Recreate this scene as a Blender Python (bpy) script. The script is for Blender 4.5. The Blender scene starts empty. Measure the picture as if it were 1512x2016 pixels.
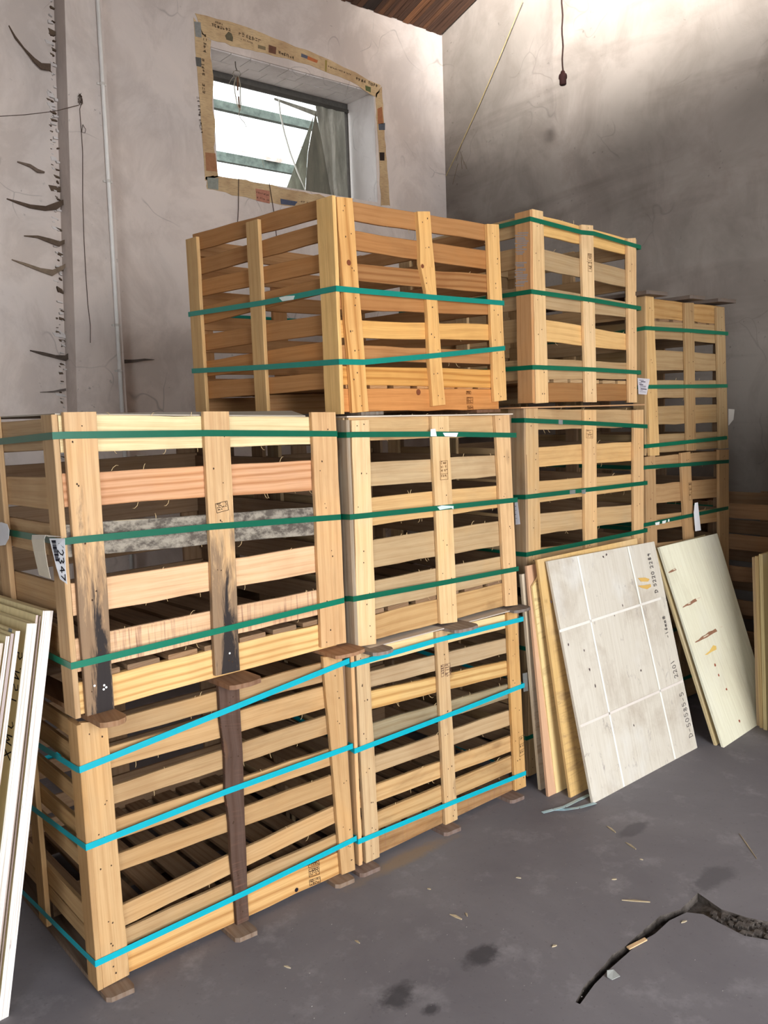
import bpy, bmesh, math, random
from mathutils import Vector, Matrix
from mathutils.geometry import tessellate_polygon
random.seed(7)
SC = bpy.context.scene
COL = SC.collection
R_ = random.Random(11)

# ------------------------------------------------------------------ camera
CW, CH, FPX = 1512, 2016, 1694.7065
CAM = Vector((-0.84176, -2.35237, 1.66791))
VR = Vector((0.76144585, -0.64726755, -0.03528361))
VU = Vector((0.10282206, 0.06685984, 0.99245019))
VF = Vector((0.64002175, 0.75932501, -0.11746353))
cd = bpy.data.cameras.new('camera')
cam = bpy.data.objects.new('camera', cd)
COL.objects.link(cam)
cam.matrix_world = Matrix(((VR.x, VU.x, -VF.x, CAM.x), (VR.y, VU.y, -VF.y, CAM.y),
                           (VR.z, VU.z, -VF.z, CAM.z), (0, 0, 0, 1)))
cd.sensor_fit = 'VERTICAL'
cd.sensor_height = 36.0
cd.lens = FPX * 36.0 / CH
cd.clip_start = 0.02
SC.camera = cam

# ------------------------------------------------------------------ light
SC.view_settings.view_transform = 'Standard'
SC.view_settings.look = 'None'
SC.view_settings.gamma = 1.0
SC.view_settings.use_curve_mapping = False
SC.view_settings.exposure = 0.14
world = bpy.data.worlds.new('sky')
SC.world = world
world.use_nodes = True
bg = world.node_tree.nodes['Background']
bg.inputs['Color'].default_value = (0.93, 0.97, 1.0, 1)
bg.inputs['Strength'].default_value = 6.0


def area(name, loc, target, sx, sy, power, color, spread=180):
    l = bpy.data.lights.new(name, 'AREA')
    l.shape = 'RECTANGLE'
    l.size, l.size_y, l.energy, l.color = sx, sy, power, color
    l.spread = math.radians(spread)
    o = bpy.data.objects.new(name, l)
    COL.objects.link(o)
    o.location = loc
    d = (Vector(target) - Vector(loc)).normalized()
    o.rotation_euler = d.to_track_quat('-Z', 'Y').to_euler()
    return o


# daylight through the doorway behind the photographer, the wide gate in the left wall and two high windows
area('open_front_daylight', (0.3, -4.9, 1.7), (1.5, -0.3, 1.4), 2.2, 3.2, 212, (0.98, 0.98, 1.0))
area('gate_daylight', (-3.95, -4.15, 1.75), (0.5, -0.6, 1.5), 2.1, 3.2, 62, (0.90, 0.95, 1.0))
area('high_window_daylight', (-2.4, -5.3, 4.9), (4.45, 0.9, 5.3), 1.2, 0.5, 180, (1.0, 0.98, 0.95), 22)
cyc = SC.cycles
cyc.use_denoising = True
cyc.max_bounces = 8
cyc.sample_clamp_indirect = 6.0


# ------------------------------------------------------------------ pixel -> place helpers (photo frame 1512 x 2016)
def ray(x, y):
    return VF + VR * ((x - CW / 2) / FPX) - VU * ((y - CH / 2) / FPX)


def onplane(px, P, N):
    d = ray(*px)
    return CAM + d * ((P - CAM).dot(N) / d.dot(N))


def onX(px, X): return onplane(px, Vector((X, 0, 0)), Vector((1, 0, 0)))
def onY(px, Y): return onplane(px, Vector((0, Y, 0)), Vector((0, 1, 0)))
def onZ(px, Z): return onplane(px, Vector((0, 0, Z)), Vector((0, 0, 1)))


def lin(r, g, b):
    f = lambda c: (c / 255.0 / 12.92) if c <= 10.31 else ((c / 255.0 + 0.055) / 1.055) ** 2.4
    return (f(r), f(g), f(b), 1.0)


def vary(c, k=0.10, h=0.03):
    g = (c[0] + c[1] + c[2]) / 3
    c = [(v + (g - v) * 0.12) * 0.76 for v in c[:3]]
    m = 1 + R_.uniform(-k, k)
    t = R_.uniform(-h, h)
    return (min(1, c[0] * m * (1 + t)), min(1, c[1] * m), max(0, c[2] * m * (1 - 1.6 * t)), 1)


# ------------------------------------------------------------------ materials
class NT:
    def __init__(s, name):
        s.m = bpy.data.materials.new(name)
        s.m.use_nodes = True
        s.t = s.m.node_tree
        s.b = s.t.nodes['Principled BSDF']
        s.out = s.t.nodes['Material Output']

    def n(s, typ, **kw):
        nd = s.t.nodes.new(typ)
        for k, v in kw.items():
            if k.startswith('i_'):
                key = k[2:]
                nd.inputs[int(key) if key.isdigit() else key.replace('_', ' ')].default_value = v
            else:
                setattr(nd, k, v)
        return nd

    def l(s, a, b):
        s.t.links.new(a, b)

    def mapping(s, src, scale, loc=(0, 0, 0), rot=(0, 0, 0)):
        mp = s.n('ShaderNodeMapping')
        mp.inputs['Scale'].default_value = scale
        mp.inputs['Location'].default_value = loc
        mp.inputs['Rotation'].default_value = rot
        s.l(src, mp.inputs['Vector'])
        return mp.outputs['Vector']

    def noise(s, vec, scale, detail=4, rough=0.55, dist=0.0):
        nz = s.n('ShaderNodeTexNoise')
        nz.inputs['Scale'].default_value = scale
        nz.inputs['Detail'].default_value = detail
        nz.inputs['Roughness'].default_value = rough
        nz.inputs['Distortion'].default_value = dist
        if vec is not None: s.l(vec, nz.inputs['Vector'])
        return nz.outputs['Fac']

    def ramp(s, fac, stops, interp='LINEAR'):
        r = s.n('ShaderNodeValToRGB')
        r.color_ramp.interpolation = interp
        e = r.color_ramp.elements
        while len(e) < len(stops): e.new(0.5)
        for i, (p, c) in enumerate(stops):
            e[i].position = p
            e[i].color = c if len(c) == 4 else (c[0], c[1], c[2], 1)
        s.l(fac, r.inputs['Fac'])
        return r.outputs['Color']

    def mix(s, fac, a, b, mode='MIX'):
        m = s.n('ShaderNodeMix', data_type='RGBA', blend_type=mode)
        for sock, v in ((m.inputs[0], fac), (m.inputs[6], a), (m.inputs[7], b)):
            if hasattr(v, 'is_output'): s.l(v, sock)
            else: sock.default_value = v
        return m.outputs[2]

    def math(s, op, a, b=0.0, clamp=False):
        m = s.n('ShaderNodeMath', operation=op, use_clamp=clamp)
        for sock, v in ((m.inputs[0], a), (m.inputs[1], b)):
            if hasattr(v, 'is_output'): s.l(v, sock)
            else: sock.default_value = v
        return m.outputs[0]

    def bump(s, h, strength=0.2, dist=0.002):
        bp = s.n('ShaderNodeBump')
        bp.inputs['Strength'].default_value = strength
        bp.inputs['Distance'].default_value = dist
        s.l(h, bp.inputs['Height'])
        s.l(bp.outputs['Normal'], s.b.inputs['Normal'])


G = lambda v: (v, v, v, 1)


def wood_material(name, grain=0.5, knots=0.5, stain=0.25, mold=0.0, black=0.0, saw=0.0):
    """sawn pine: colour of the board from the object, grain along U (metres) of its UV map"""
    w = NT(name)
    uv = w.n('ShaderNodeUVMap', uv_map='UVMap').outputs['UV']
    oi = w.n('ShaderNodeObjectInfo')
    base = oi.outputs['Color']
    warp = w.noise(w.mapping(uv, (1.1, 5.0, 1)), 1.6, 2, 0.5)
    mp = w.mapping(uv, (1.4, 60, 1))
    fine = w.noise(mp, 3.0, 4, 0.6)
    wv = w.n('ShaderNodeTexWave', wave_type='BANDS', bands_direction='Y')
    wv.inputs['Scale'].default_value = 1.5
    wv.inputs['Distortion'].default_value = 14.0
    wv.inputs['Detail'].default_value = 2.0
    wv.inputs['Detail Scale'].default_value = 0.35
    w.l(w.mapping(uv, (0.55, 7.0, 1)), wv.inputs['Vector'])
    g1 = w.ramp(wv.outputs['Fac'], [(0.35, G(1.0)), (0.85, (0.84, 0.77, 0.68, 1)), (1.0, (0.70, 0.58, 0.47, 1))])
    col = w.mix(grain, base, w.mix(1.0, base, g1, 'MULTIPLY'))
    g2 = w.ramp(fine, [(0.28, (0.74, 0.68, 0.60, 1)), (0.55, G(1.0)), (0.8, (1.08, 1.06, 1.04, 1))])
    col = w.mix(0.65, col, w.mix(1.0, col, g2, 'MULTIPLY'))
    # knots
    vo = w.n('ShaderNodeTexVoronoi')
    vo.inputs['Scale'].default_value = 1.0
    w.l(w.mapping(uv, (3.3, 8.0, 1)), vo.inputs['Vector'])
    kd = vo.outputs['Distance']
    kf = w.ramp(kd, [(0.0, G(1)), (0.055, G(0.9)), (0.075, G(0.35)), (0.11, G(0.5)), (0.17, G(0))])
    sel = w.n('ShaderNodeSeparateColor')
    w.l(vo.outputs['Color'], sel.inputs[0])
    keep = w.math('GREATER_THAN', sel.outputs[0], 1.0 - 0.45 * knots)
    kmask = w.math('MULTIPLY', kf, keep)
    col = w.mix(w.math('MULTIPLY', kmask, 0.75), col, (0.16, 0.075, 0.03, 1))
    # slow change of tone along the board
    tn = w.noise(w.mapping(uv, (2.6, 3.0, 1), (3, 9, 0)), 1.0, 4, 0.6, 0.3)
    col = w.mix(w.ramp(tn, [(0.32, G(0.55)), (0.5, G(0))]), col, w.mix(1.0, col, (0.80, 0.72, 0.66, 1), 'MULTIPLY'))
    col = w.mix(w.ramp(tn, [(0.52, G(0)), (0.7, G(0.6))]), col, w.mix(1.0, col, (1.12, 1.02, 0.86, 1), 'MULTIPLY'))
    # broad weathering stains
    st = w.noise(w.mapping(uv, (2.2, 9, 1)), 1.3, 5, 0.65, 0.4)
    sm = w.ramp(st, [(0.52, G(0)), (0.75, G(1))])
    col = w.mix(w.math('MULTIPLY', sm, stain), col, w.mix(1.0, col, (0.52, 0.47, 0.43, 1), 'MULTIPLY'))
    if saw:
        s1 = w.noise(w.mapping(uv, (90, 3, 1)), 1.0, 3, 0.7)
        s2 = w.noise(w.mapping(uv, (3, 3, 1)), 1.2, 3, 0.6)
        sm2 = w.math('MULTIPLY', w.ramp(s1, [(0.5, G(0)), (0.68, G(1))]), w.ramp(s2, [(0.45, G(0)), (0.62, G(1))]))
        col = w.mix(w.math('MULTIPLY', sm2, saw), col, (0.22, 0.10, 0.07, 1))
    if mold:
        m1 = w.noise(w.mapping(uv, (13, 20, 1)), 1.6, 7, 0.72)
        m2 = w.noise(w.mapping(uv, (2.5, 5, 1)), 1.2, 3, 0.6)
        mm = w.ramp(m1, [(0.42, G(0)), (0.58, G(1))])
        pale = w.ramp(m2, [(0.62, G(0)), (0.66, G(1))])
        greyed = w.mix(mm, (0.30, 0.27, 0.22, 1), (0.065, 0.06, 0.055, 1))
        col = w.mix(mold, col, w.mix(pale, greyed, (0.52, 0.42, 0.27, 1)))
    if black:
        nrm = w.n('ShaderNodeUVMap', uv_map='Along').outputs['UV']
        sx = w.n('ShaderNodeSeparateXYZ')
        w.l(nrm, sx.inputs[0])
        t, v = sx.outputs[0], sx.outputs[1]          # 0 top .. 1 foot; 0 left .. 1 right
        nz = w.noise(w.mapping(uv, (4, 26, 1)), 1.1, 5, 0.7, 0.5)
        a = w.math('ADD', t, w.math('MULTIPLY', w.math('SUBTRACT', nz, 0.5), 1.25))
        grey = w.ramp(a, [(0.42, G(0)), (0.62, G(1))])
        vv = w.math('ABSOLUTE', w.math('SUBTRACT', v, 0.62))
        a2 = w.math('SUBTRACT', a, w.math('MULTIPLY', vv, 0.9))
        blk = w.ramp(a2, [(0.50, G(0)), (0.66, G(1))])
        col = w.mix(w.math('MULTIPLY', grey, 0.72), col, (0.13, 0.085, 0.06, 1))
        col = w.mix(w.math('MULTIPLY', blk, black), col, (0.016, 0.014, 0.016, 1))
    w.l(col, w.b.inputs['Base Color'])
    w.b.inputs['Roughness'].default_value = 0.72
    w.b.inputs['Specular IOR Level'].default_value = 0.25
    w.bump(fine, 0.25, 0.0015)
    return w.m


M = {}
M['wood'] = wood_material('pine_board', 0.28, 0.5, 0.35)
M['wood_cathedral'] = wood_material('pine_board_strong_grain', 0.95, 0.7, 0.10)
M['wood_grey'] = wood_material('weathered_board', 0.5, 0.6, 0.75)
M['wood_saw'] = wood_material('sawn_board_with_mill_marks', 0.35, 0.2, 0.2, saw=0.9)
M['wood_mold'] = wood_material('mouldy_board', 0.3, 0.2, 0.4, mold=0.92)
M['wood_black'] = wood_material('board_with_black_mould', 0.35, 0.35, 0.2, black=0.95)
M['wood_bark'] = wood_material('rough_old_board', 0.6, 0.8, 0.9, saw=0.6)


def simple(name, rough=0.6, spec=0.4, noise_amt=0.0, nscale=6.0, metal=0.0, detail=4):
    """colour from the object, with soft blotches"""
    w = NT(name)
    c = w.n('ShaderNodeObjectInfo').outputs['Color']
    if noise_amt:
        tc = w.n('ShaderNodeTexCoord').outputs['Object']
        f = w.noise(tc, nscale, detail, 0.65)
        k = w.ramp(f, [(0.3, G(1 - noise_amt)), (0.7, G(1 + noise_amt * 0.35))])
        c = w.mix(1.0, c, k, 'MULTIPLY')
    w.l(c, w.b.inputs['Base Color'])
    w.b.inputs['Roughness'].default_value = rough
    w.b.inputs['Specular IOR Level'].default_value = spec
    w.b.inputs['Metallic'].default_value = metal
    return w.m


M['strap'] = simple('polyester_strap', 0.32, 0.5, 0.08, 30)
M['paper'] = simple('paper', 0.7, 0.3, 0.06, 20)
M['print'] = simple('ink', 0.8, 0.1)
M['paint'] = simple('white_pipe_plastic', 0.35, 0.4, 0.08, 9)
M['metal'] = simple('dull_metal', 0.45, 0.5, 0.25, 25, 0.7)
M['rust'] = simple('rusty_steel', 0.8, 0.3, 0.5, 14)
M['dust'] = simple('dusty_fibre', 0.95, 0.05, 0.3, 30)
M['rubbish'] = simple('splinters', 0.8, 0.2, 0.2, 40)


def ply_material(name, kind):
    w = NT(name)
    uv = w.n('ShaderNodeUVMap', uv_map='UVMap').outputs['UV']
    base = w.n('ShaderNodeObjectInfo').outputs['Color']
    fine = w.noise(w.mapping(uv, (2.0, 45, 1)), 2.0, 4, 0.6)
    col = w.mix(0.5, base, w.mix(1.0, base, w.ramp(fine, [(0.3, (0.8, 0.76, 0.7, 1)), (0.6, G(1.03))]), 'MULTIPLY'))
    b1 = w.noise(w.mapping(uv, (3, 3.5, 1)), 1.0, 6, 0.65, 0.3)
    dirt = {'worn': 0.75, 'clean': 0.3, 'flame': 0.25, 'dusty': 0.5}[kind]
    col = w.mix(w.math('MULTIPLY', w.ramp(b1, [(0.5, G(0)), (0.72, G(1))]), dirt), col, w.mix(1.0, col, (0.62, 0.55, 0.50, 1), 'MULTIPLY'))
    b2 = w.noise(w.mapping(uv, (1.7, 2.4, 1), (5, 2, 0)), 1.0, 4, 0.6)
    col = w.mix(w.math('MULTIPLY', w.ramp(b2, [(0.52, G(0)), (0.7, G(1))]), dirt * 0.7), col, (0.72, 0.72, 0.70, 1))
    if kind == 'worn':
        b3 = w.noise(w.mapping(uv, (6, 11, 1), (1, 7, 0)), 1.6, 6, 0.75, 0.6)
        col = w.mix(w.math('MULTIPLY', w.ramp(b3, [(0.60, G(0)), (0.74, G(1))]), 0.75), col, (0.17, 0.13, 0.13, 1))
    if kind == 'flame':
        b3 = w.noise(w.mapping(uv, (34, 5, 1)), 1.0, 4, 0.7, 0.8)
        b4 = w.noise(w.mapping(uv, (1.5, 5, 1)), 1.0, 2, 0.5)
        mk = w.math('MULTIPLY', w.ramp(b3, [(0.48, G(0)), (0.62, G(1))]), w.ramp(b4, [(0.42, G(0)), (0.62, G(1))]))
        col = w.mix(w.math('MULTIPLY', mk, 0.6), col, (0.30, 0.19, 0.09, 1))
    w.l(col, w.b.inputs['Base Color'])
    w.b.inputs['Roughness'].default_value = 0.62
    w.b.inputs['Specular IOR Level'].default_value = 0.25
    w.bump(fine, 0.12, 0.001)
    return w.m


for k in ('worn', 'clean', 'flame', 'dusty'):
    M['ply_' + k] = ply_material('plywood_' + k, k)
w = NT('plywood_edge')
uv = w.n('ShaderNodeUVMap', uv_map='UVMap').outputs['UV']
base = w.n('ShaderNodeObjectInfo').outputs['Color']
f = w.noise(w.mapping(uv, (2.2, 330, 1)), 1.0, 3, 0.6)
f2 = w.noise(w.mapping(uv, (9, 160, 1)), 1.0, 4, 0.7)
c = w.mix(0.8, base, w.mix(1.0, base, w.ramp(f, [(0.36, (0.5, 0.42, 0.38, 1)), (0.5, G(1.0))]), 'MULTIPLY'))
c = w.mix(w.ramp(f2, [(0.66, G(0)), (0.72, G(0.9))]), c, (0.10, 0.045, 0.05, 1))
w.l(c, w.b.inputs['Base Color'])
w.b.inputs['Roughness'].default_value = 0.8
M['ply_edge'] = w.m


def plaster(name, c0, c1, streak, speck=0.6):
    w = NT(name)
    tc = w.n('ShaderNodeTexCoord').outputs['Object']
    big = w.noise(tc, 0.75, 5, 0.6, 0.5)
    mid = w.noise(w.mapping(tc, (1, 1, 0.7), (3, 1, 2)), 2.6, 6, 0.68, 0.6)
    col = w.mix(w.ramp(big, [(0.35, G(0)), (0.65, G(1))]), c0, c1)
    col = w.mix(w.ramp(mid, [(0.40, G(0.45)), (0.56, G(0))]), col, w.mix(1.0, col, (0.68, 0.65, 0.63, 1), 'MULTIPLY'))
    if streak:
        sv = w.noise(w.mapping(tc, (1, 0.32, 1.9), (0, 0, 4), (math.radians(24), 0, 0)), 1.5, 5, 0.62, 0.35)
        col = w.mix(w.ramp(sv, [(0.5, G(0)), (0.72, G(streak))]), col, w.mix(1.0, col, (0.60, 0.57, 0.55, 1), 'MULTIPLY'))
    sp = w.noise(tc, 26, 3, 0.6)
    sp2 = w.noise(tc, 2.2, 2, 0.5)
    mk = w.math('MULTIPLY', w.ramp(sp, [(0.67, G(0)), (0.73, G(1))]), w.ramp(sp2, [(0.5, G(0)), (0.6, G(1))]))
    col = w.mix(w.math('MULTIPLY', mk, speck), col, (0.10, 0.085, 0.075, 1))
    # hair cracks
    vo = w.n('ShaderNodeTexVoronoi', feature='DISTANCE_TO_EDGE')
    vo.inputs['Scale'].default_value = 0.9
    wm = w.n('ShaderNodeVectorMath', operation='ADD')
    nzv = w.n('ShaderNodeTexNoise')
    nzv.inputs['Scale'].default_value = 2.0
    w.l(tc, nzv.inputs['Vector'])
    w.l(nzv.outputs['Color'], wm.inputs[0]); w.l(tc, wm.inputs[1])
    w.l(wm.outputs[0], vo.inputs['Vector'])
    ck = w.math('MULTIPLY', w.ramp(vo.outputs['Distance'], [(0.0, G(1)), (0.006, G(0))]), w.ramp(sp2, [(0.5, G(0)), (0.58, G(1))]))
    col = w.mix(w.math('MULTIPLY', ck, 0.4), col, (0.12, 0.10, 0.09, 1))
    w.l(col, w.b.inputs['Base Color'])
    w.b.inputs['Roughness'].default_value = 0.92
    w.b.inputs['Specular IOR Level'].default_value = 0.1
    w.bump(w.math('ADD', mid, w.math('MULTIPLY', w.noise(tc, 14, 4, 0.6), 0.4)), 0.35, 0.012)
    return w.m


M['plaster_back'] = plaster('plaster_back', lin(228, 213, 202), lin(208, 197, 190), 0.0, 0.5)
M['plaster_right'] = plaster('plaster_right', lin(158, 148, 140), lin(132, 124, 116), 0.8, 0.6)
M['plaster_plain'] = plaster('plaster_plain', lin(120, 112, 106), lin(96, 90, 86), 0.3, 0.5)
M['plaster_white'] = plaster('plaster_white', lin(226, 220, 216), lin(205, 198, 194), 0.0, 0.4)

w = NT('concrete_floor')
tc = w.n('ShaderNodeTexCoord').outputs['Object']
n1 = w.noise(tc, 1.3, 6, 0.62, 0.4)
n2 = w.noise(tc, 5.5, 5, 0.7)
n3 = w.noise(tc, 60, 3, 0.6)
c = w.mix(w.ramp(n1, [(0.35, G(0)), (0.68, G(1))]), lin(104, 100, 104), lin(122, 118, 121))
c = w.mix(w.ramp(n2, [(0.55, G(0)), (0.72, G(0.45))]), c, lin(154, 150, 153))
c = w.mix(w.ramp(n3, [(0.62, G(0)), (0.72, G(0.5))]), c, lin(90, 86, 89))
for (px, rx, ry) in (((955, 1880), 0.085, 0.05), ((785, 1962), 0.085, 0.055), ((850, 1985), 0.04, 0.03), ((1395, 1735), 0.16, 0.05), ((1250, 1630), 0.12, 0.035)):
    p = onZ(px, 0)
    vs = w.n('ShaderNodeVectorMath', operation='SUBTRACT')
    w.l(tc, vs.inputs[0]); vs.inputs[1].default_value = p
    ln = w.n('ShaderNodeVectorMath', operation='LENGTH')
    w.l(w.mapping(vs.outputs[0], (1 / rx, 1 / ry, 1), (0, 0, 0), (0, 0, 0)), ln.inputs[0])
    d = w.math('ADD', ln.outputs['Value'], w.math('MULTIPLY', w.math('SUBTRACT', n2, 0.5), 2.2))
    k = 0.75 if px[1] > 1800 else 0.4
    c = w.mix(w.ramp(d, [(0.55, G(k)), (1.15, G(0))]), c, lin(52, 50, 54))
# sawdust line under the second crate
p = onZ((800, 1690), 0)
vs = w.n('ShaderNodeVectorMath', operation='SUBTRACT')
w.l(tc, vs.inputs[0]); vs.inputs[1].default_value = p
ln = w.n('ShaderNodeVectorMath', operation='LENGTH')
w.l(w.mapping(vs.outputs[0], (3.6, 22, 1)), ln.inputs[0])
d = w.math('ADD', ln.outputs['Value'], w.math('MULTIPLY', w.math('SUBTRACT', n2, 0.5), 2.0))
c = w.mix(w.ramp(d, [(0.4, G(0.6)), (1.1, G(0))]), c, lin(150, 125, 92))
w.l(c, w.b.inputs['Base Color'])
w.b.inputs['Roughness'].default_value = 0.75
w.b.inputs['Specular IOR Level'].default_value = 0.3
w.bump(w.math('ADD', n2, w.math('MULTIPLY', n3, 0.3)), 0.15, 0.006)
M['floor'] = w.m

w = NT('crumbled_concrete')
tc = w.n('ShaderNodeTexCoord').outputs['Object']
n1 = w.noise(tc, 30, 5, 0.7)
w.l(w.ramp(n1, [(0.35, lin(44, 36, 30)), (0.6, lin(92, 84, 78))]), w.b.inputs['Base Color'])
w.b.inputs['Roughness'].default_value = 0.95
w.bump(n1, 0.8, 0.01)
M['rubble'] = w.m

w = NT('dirty_sheet')
tc = w.n('ShaderNodeTexCoord').outputs['Object']
n1 = w.noise(w.mapping(tc, (7, 7, 1.2)), 2.2, 5, 0.7, 0.4)
col = w.ramp(n1, [(0.3, lin(96, 94, 86)), (0.55, lin(142, 140, 130)), (0.75, lin(190, 188, 178))])
w.l(w.mix(1.0, col, w.n('ShaderNodeObjectInfo').outputs['Color'], 'MULTIPLY'), w.b.inputs['Base Color'])
w.b.inputs['Roughness'].default_value = 0.45
tr = w.n('ShaderNodeBsdfTranslucent')
tr.inputs['Color'].default_value = (0.10, 0.10, 0.085, 1)
ad = w.n('ShaderNodeAddShader')
w.l(w.b.outputs[0], ad.inputs[0]); w.l(tr.outputs[0], ad.inputs[1]); w.l(ad.outputs[0], w.out.inputs['Surface'])
M['film'] = w.m

w = NT('rooflight_sheet')
w.b.inputs['Base Color'].default_value = (0.8, 0.82, 0.8, 1)
w.b.inputs['Roughness'].default_value = 0.5
tr = w.n('ShaderNodeBsdfTranslucent')
tr.inputs['Color'].default_value = (0.80, 0.86, 0.84, 1)
mx = w.n('ShaderNodeMixShader')
mx.inputs[0].default_value = 0.75
w.l(w.b.outputs[0], mx.inputs[1]); w.l(tr.outputs[0], mx.inputs[2]); w.l(mx.outputs[0], w.out.inputs['Surface'])
M['rooflight'] = w.m

w = NT('ceiling_boards')
uv = w.n('ShaderNodeUVMap', uv_map='UVMap').outputs['UV']
base = w.n('ShaderNodeObjectInfo').outputs['Color']
f = w.noise(w.mapping(uv, (2, 40, 1)), 2, 5, 0.65)
c = w.mix(1.0, base, w.ramp(f, [(0.3, G(0.45)), (0.65, G(1.1))]), 'MULTIPLY')
w.l(c, w.b.inputs['Base Color'])
w.b.inputs['Roughness'].default_value = 0.9
M['ceiling'] = w.m

w = NT('newspaper')
tc = w.n('ShaderNodeTexCoord').outputs['Object']
n1 = w.noise(tc, 3.2, 4, 0.6)
n2 = w.noise(w.mapping(tc, (20, 20, 150)), 1.0, 2, 0.6)
c = w.ramp(n1, [(0.35, lin(178, 146, 108)), (0.6, lin(206, 178, 136)), (0.8, lin(198, 176, 150))])
c = w.mix(w.ramp(n2, [(0.5, G(0)), (0.62, G(0.22))]), c, lin(92, 74, 56))
w.l(c, w.b.inputs['Base Color'])
w.b.inputs['Roughness'].default_value = 0.85
M['news'] = w.m


# ------------------------------------------------------------------ mesh helpers
class MB:
    def __init__(s):
        s.v, s.f, s.uv, s.al, s.mi = [], [], [], [], []

    def face(s, idx, uvs=None, al=None, mi=0):
        s.f.append(idx)
        s.uv.append(uvs or [(0, 0)] * len(idx))
        s.al.append(al or [(0, 0)] * len(idx))
        s.mi.append(mi)

    def quad(s, a, b, c, d, mi=0):
        n = len(s.v)
        s.v += [Vector(a), Vector(b), Vector(c), Vector(d)]
        l, h = (Vector(b) - Vector(a)).length, (Vector(d) - Vector(a)).length
        s.face([n, n + 1, n + 2, n + 3], [(0, 0), (l, 0), (l, h), (0, h)], None, mi)

    def hexa(s, q, dv, mi=0):
        """quad q extruded by vector dv"""
        q = [Vector(p) for p in q]
        dv = Vector(dv)
        n = len(s.v)
        s.v += q + [p + dv for p in q]
        L = (q[1] - q[0]).length; H = (q[3] - q[0]).length; D = dv.length
        for idx, (a, b) in (([0, 1, 2, 3], (L, H)), ([5, 4, 7, 6], (L, H)), ([4, 5, 1, 0], (L, D)), ([3, 2, 6, 7], (L, D)),
                            ([4, 0, 3, 7], (H, D)), ([1, 5, 6, 2], (H, D))):
            uv = [(0, 0), (a, 0), (a, b), (0, b)]
            s.face([n + i for i in idx], uv, None, mi)

    def tube(s, pts, r, k=6, mi=0, cap=True):
        pts = [Vector(p) for p in pts]
        rr = r if isinstance(r, (list, tuple)) else [r] * len(pts)
        rings = []
        t0 = (pts[1] - pts[0]).normalized()
        nrm = t0.orthogonal().normalized()
        u = 0.0
        for i, p in enumerate(pts):
            t = (pts[min(i + 1, len(pts) - 1)] - pts[max(i - 1, 0)]).normalized()
            nrm = (nrm - t * nrm.dot(t)).normalized()
            b = t.cross(nrm)
            n = len(s.v)
            for j in range(k):
                a = 2 * math.pi * j / k
                s.v.append(p + (nrm * math.cos(a) + b * math.sin(a)) * rr[i])
            rings.append((n, u))
            if i < len(pts) - 1: u += (pts[i + 1] - p).length
        for (a, ua), (b, ub) in zip(rings, rings[1:]):
            for j in range(k):
                j2 = (j + 1) % k
                s.face([a + j, a + j2, b + j2, b + j], [(ua, j / k), (ua, (j + 1) / k), (ub, (j + 1) / k), (ub, j / k)], None, mi)
        if cap:
            s.face([rings[0][0] + j for j in range(k)][::-1], None, None, mi)
            s.face([rings[-1][0] + j for j in range(k)], None, None, mi)

    def lathe(s, c, axis, prof, k=12, mi=0):
        """profile [(radius, height)] turned about axis through c"""
        axis = Vector(axis).normalized(); x = axis.orthogonal().normalized(); y = axis.cross(x)
        c = Vector(c); rings = []
        for r, h in prof:
            n = len(s.v)
            for j in range(k):
                a = 2 * math.pi * j / k
                s.v.append(c + axis * h + (x * math.cos(a) + y * math.sin(a)) * r)
            rings.append(n)
        for a, b in zip(rings, rings[1:]):
            for j in range(k):
                j2 = (j + 1) % k
                s.face([a + j, a + j2, b + j2, b + j], None, None, mi)
        s.face([rings[0] + j for j in range(k)][::-1], None, None, mi)
        s.face([rings[-1] + j for j in range(k)], None, None, mi)

    def prism(s, loop, dv, mi=0, mside=None):
        """any flat polygon (list of points) extruded by dv"""
        loop = [Vector(p) for p in loop]; dv = Vector(dv); k = len(loop)
        n = len(s.v)
        s.v += loop + [p + dv for p in loop]
        o = loop[0]; ax = (loop[1] - o).normalized(); nn = dv.normalized(); ay = nn.cross(ax)
        uvp = [((p - o).dot(ax), (p - o).dot(ay)) for p in loop]
        for tri in tessellate_polygon([loop]):
            s.face([n + i for i in tri], [uvp[i] for i in tri], None, mi)
            s.face([n + k + i for i in tri[::-1]], [uvp[i] for i in tri[::-1]], None, mi)
        ms = mi if mside is None else mside
        u = 0
        for i in range(k):
            j = (i + 1) % k; l = (loop[j] - loop[i]).length
            s.face([n + i, n + j, n + k + j, n + k + i], [(u, 0), (u + l, 0), (u + l, dv.length), (u, dv.length)], None, ms)
            u += l

    def build(s, name, mats, parent=None, color=None, smooth=False, recalc=True):
        me = bpy.data.meshes.new(name)
        me.from_pydata([tuple(v) for v in s.v], [], s.f)
        ul = me.uv_layers.new(name='UVMap')
        al = me.uv_layers.new(name='Along')
        flat, flat2 = [], []
        for uvs, a in zip(s.uv, s.al):
            for p in uvs: flat += [p[0], p[1]]
            for p in a: flat2 += [p[0], p[1]]
        ul.data.foreach_set('uv', flat)
        al.data.foreach_set('uv', flat2)
        if not isinstance(mats, (list, tuple)): mats = [mats]
        for m in mats: me.materials.append(m)
        me.polygons.foreach_set('material_index', s.mi)
        if smooth: me.polygons.foreach_set('use_smooth', [True] * len(s.f))
        if recalc:
            b = bmesh.new(); b.from_mesh(me)
            bmesh.ops.recalc_face_normals(b, faces=b.faces)
            b.to_mesh(me); b.free()
        me.update()
        o = bpy.data.objects.new(name, me)
        COL.objects.link(o)
        if parent: o.parent = parent
        if color: o.color = color
        return o


def tag(o, label, cat, group=None, kind=None):
    if label: o['label'] = label
    if cat: o['category'] = cat
    if group: o['group'] = group
    if kind: o['kind'] = kind
    return o


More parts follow.
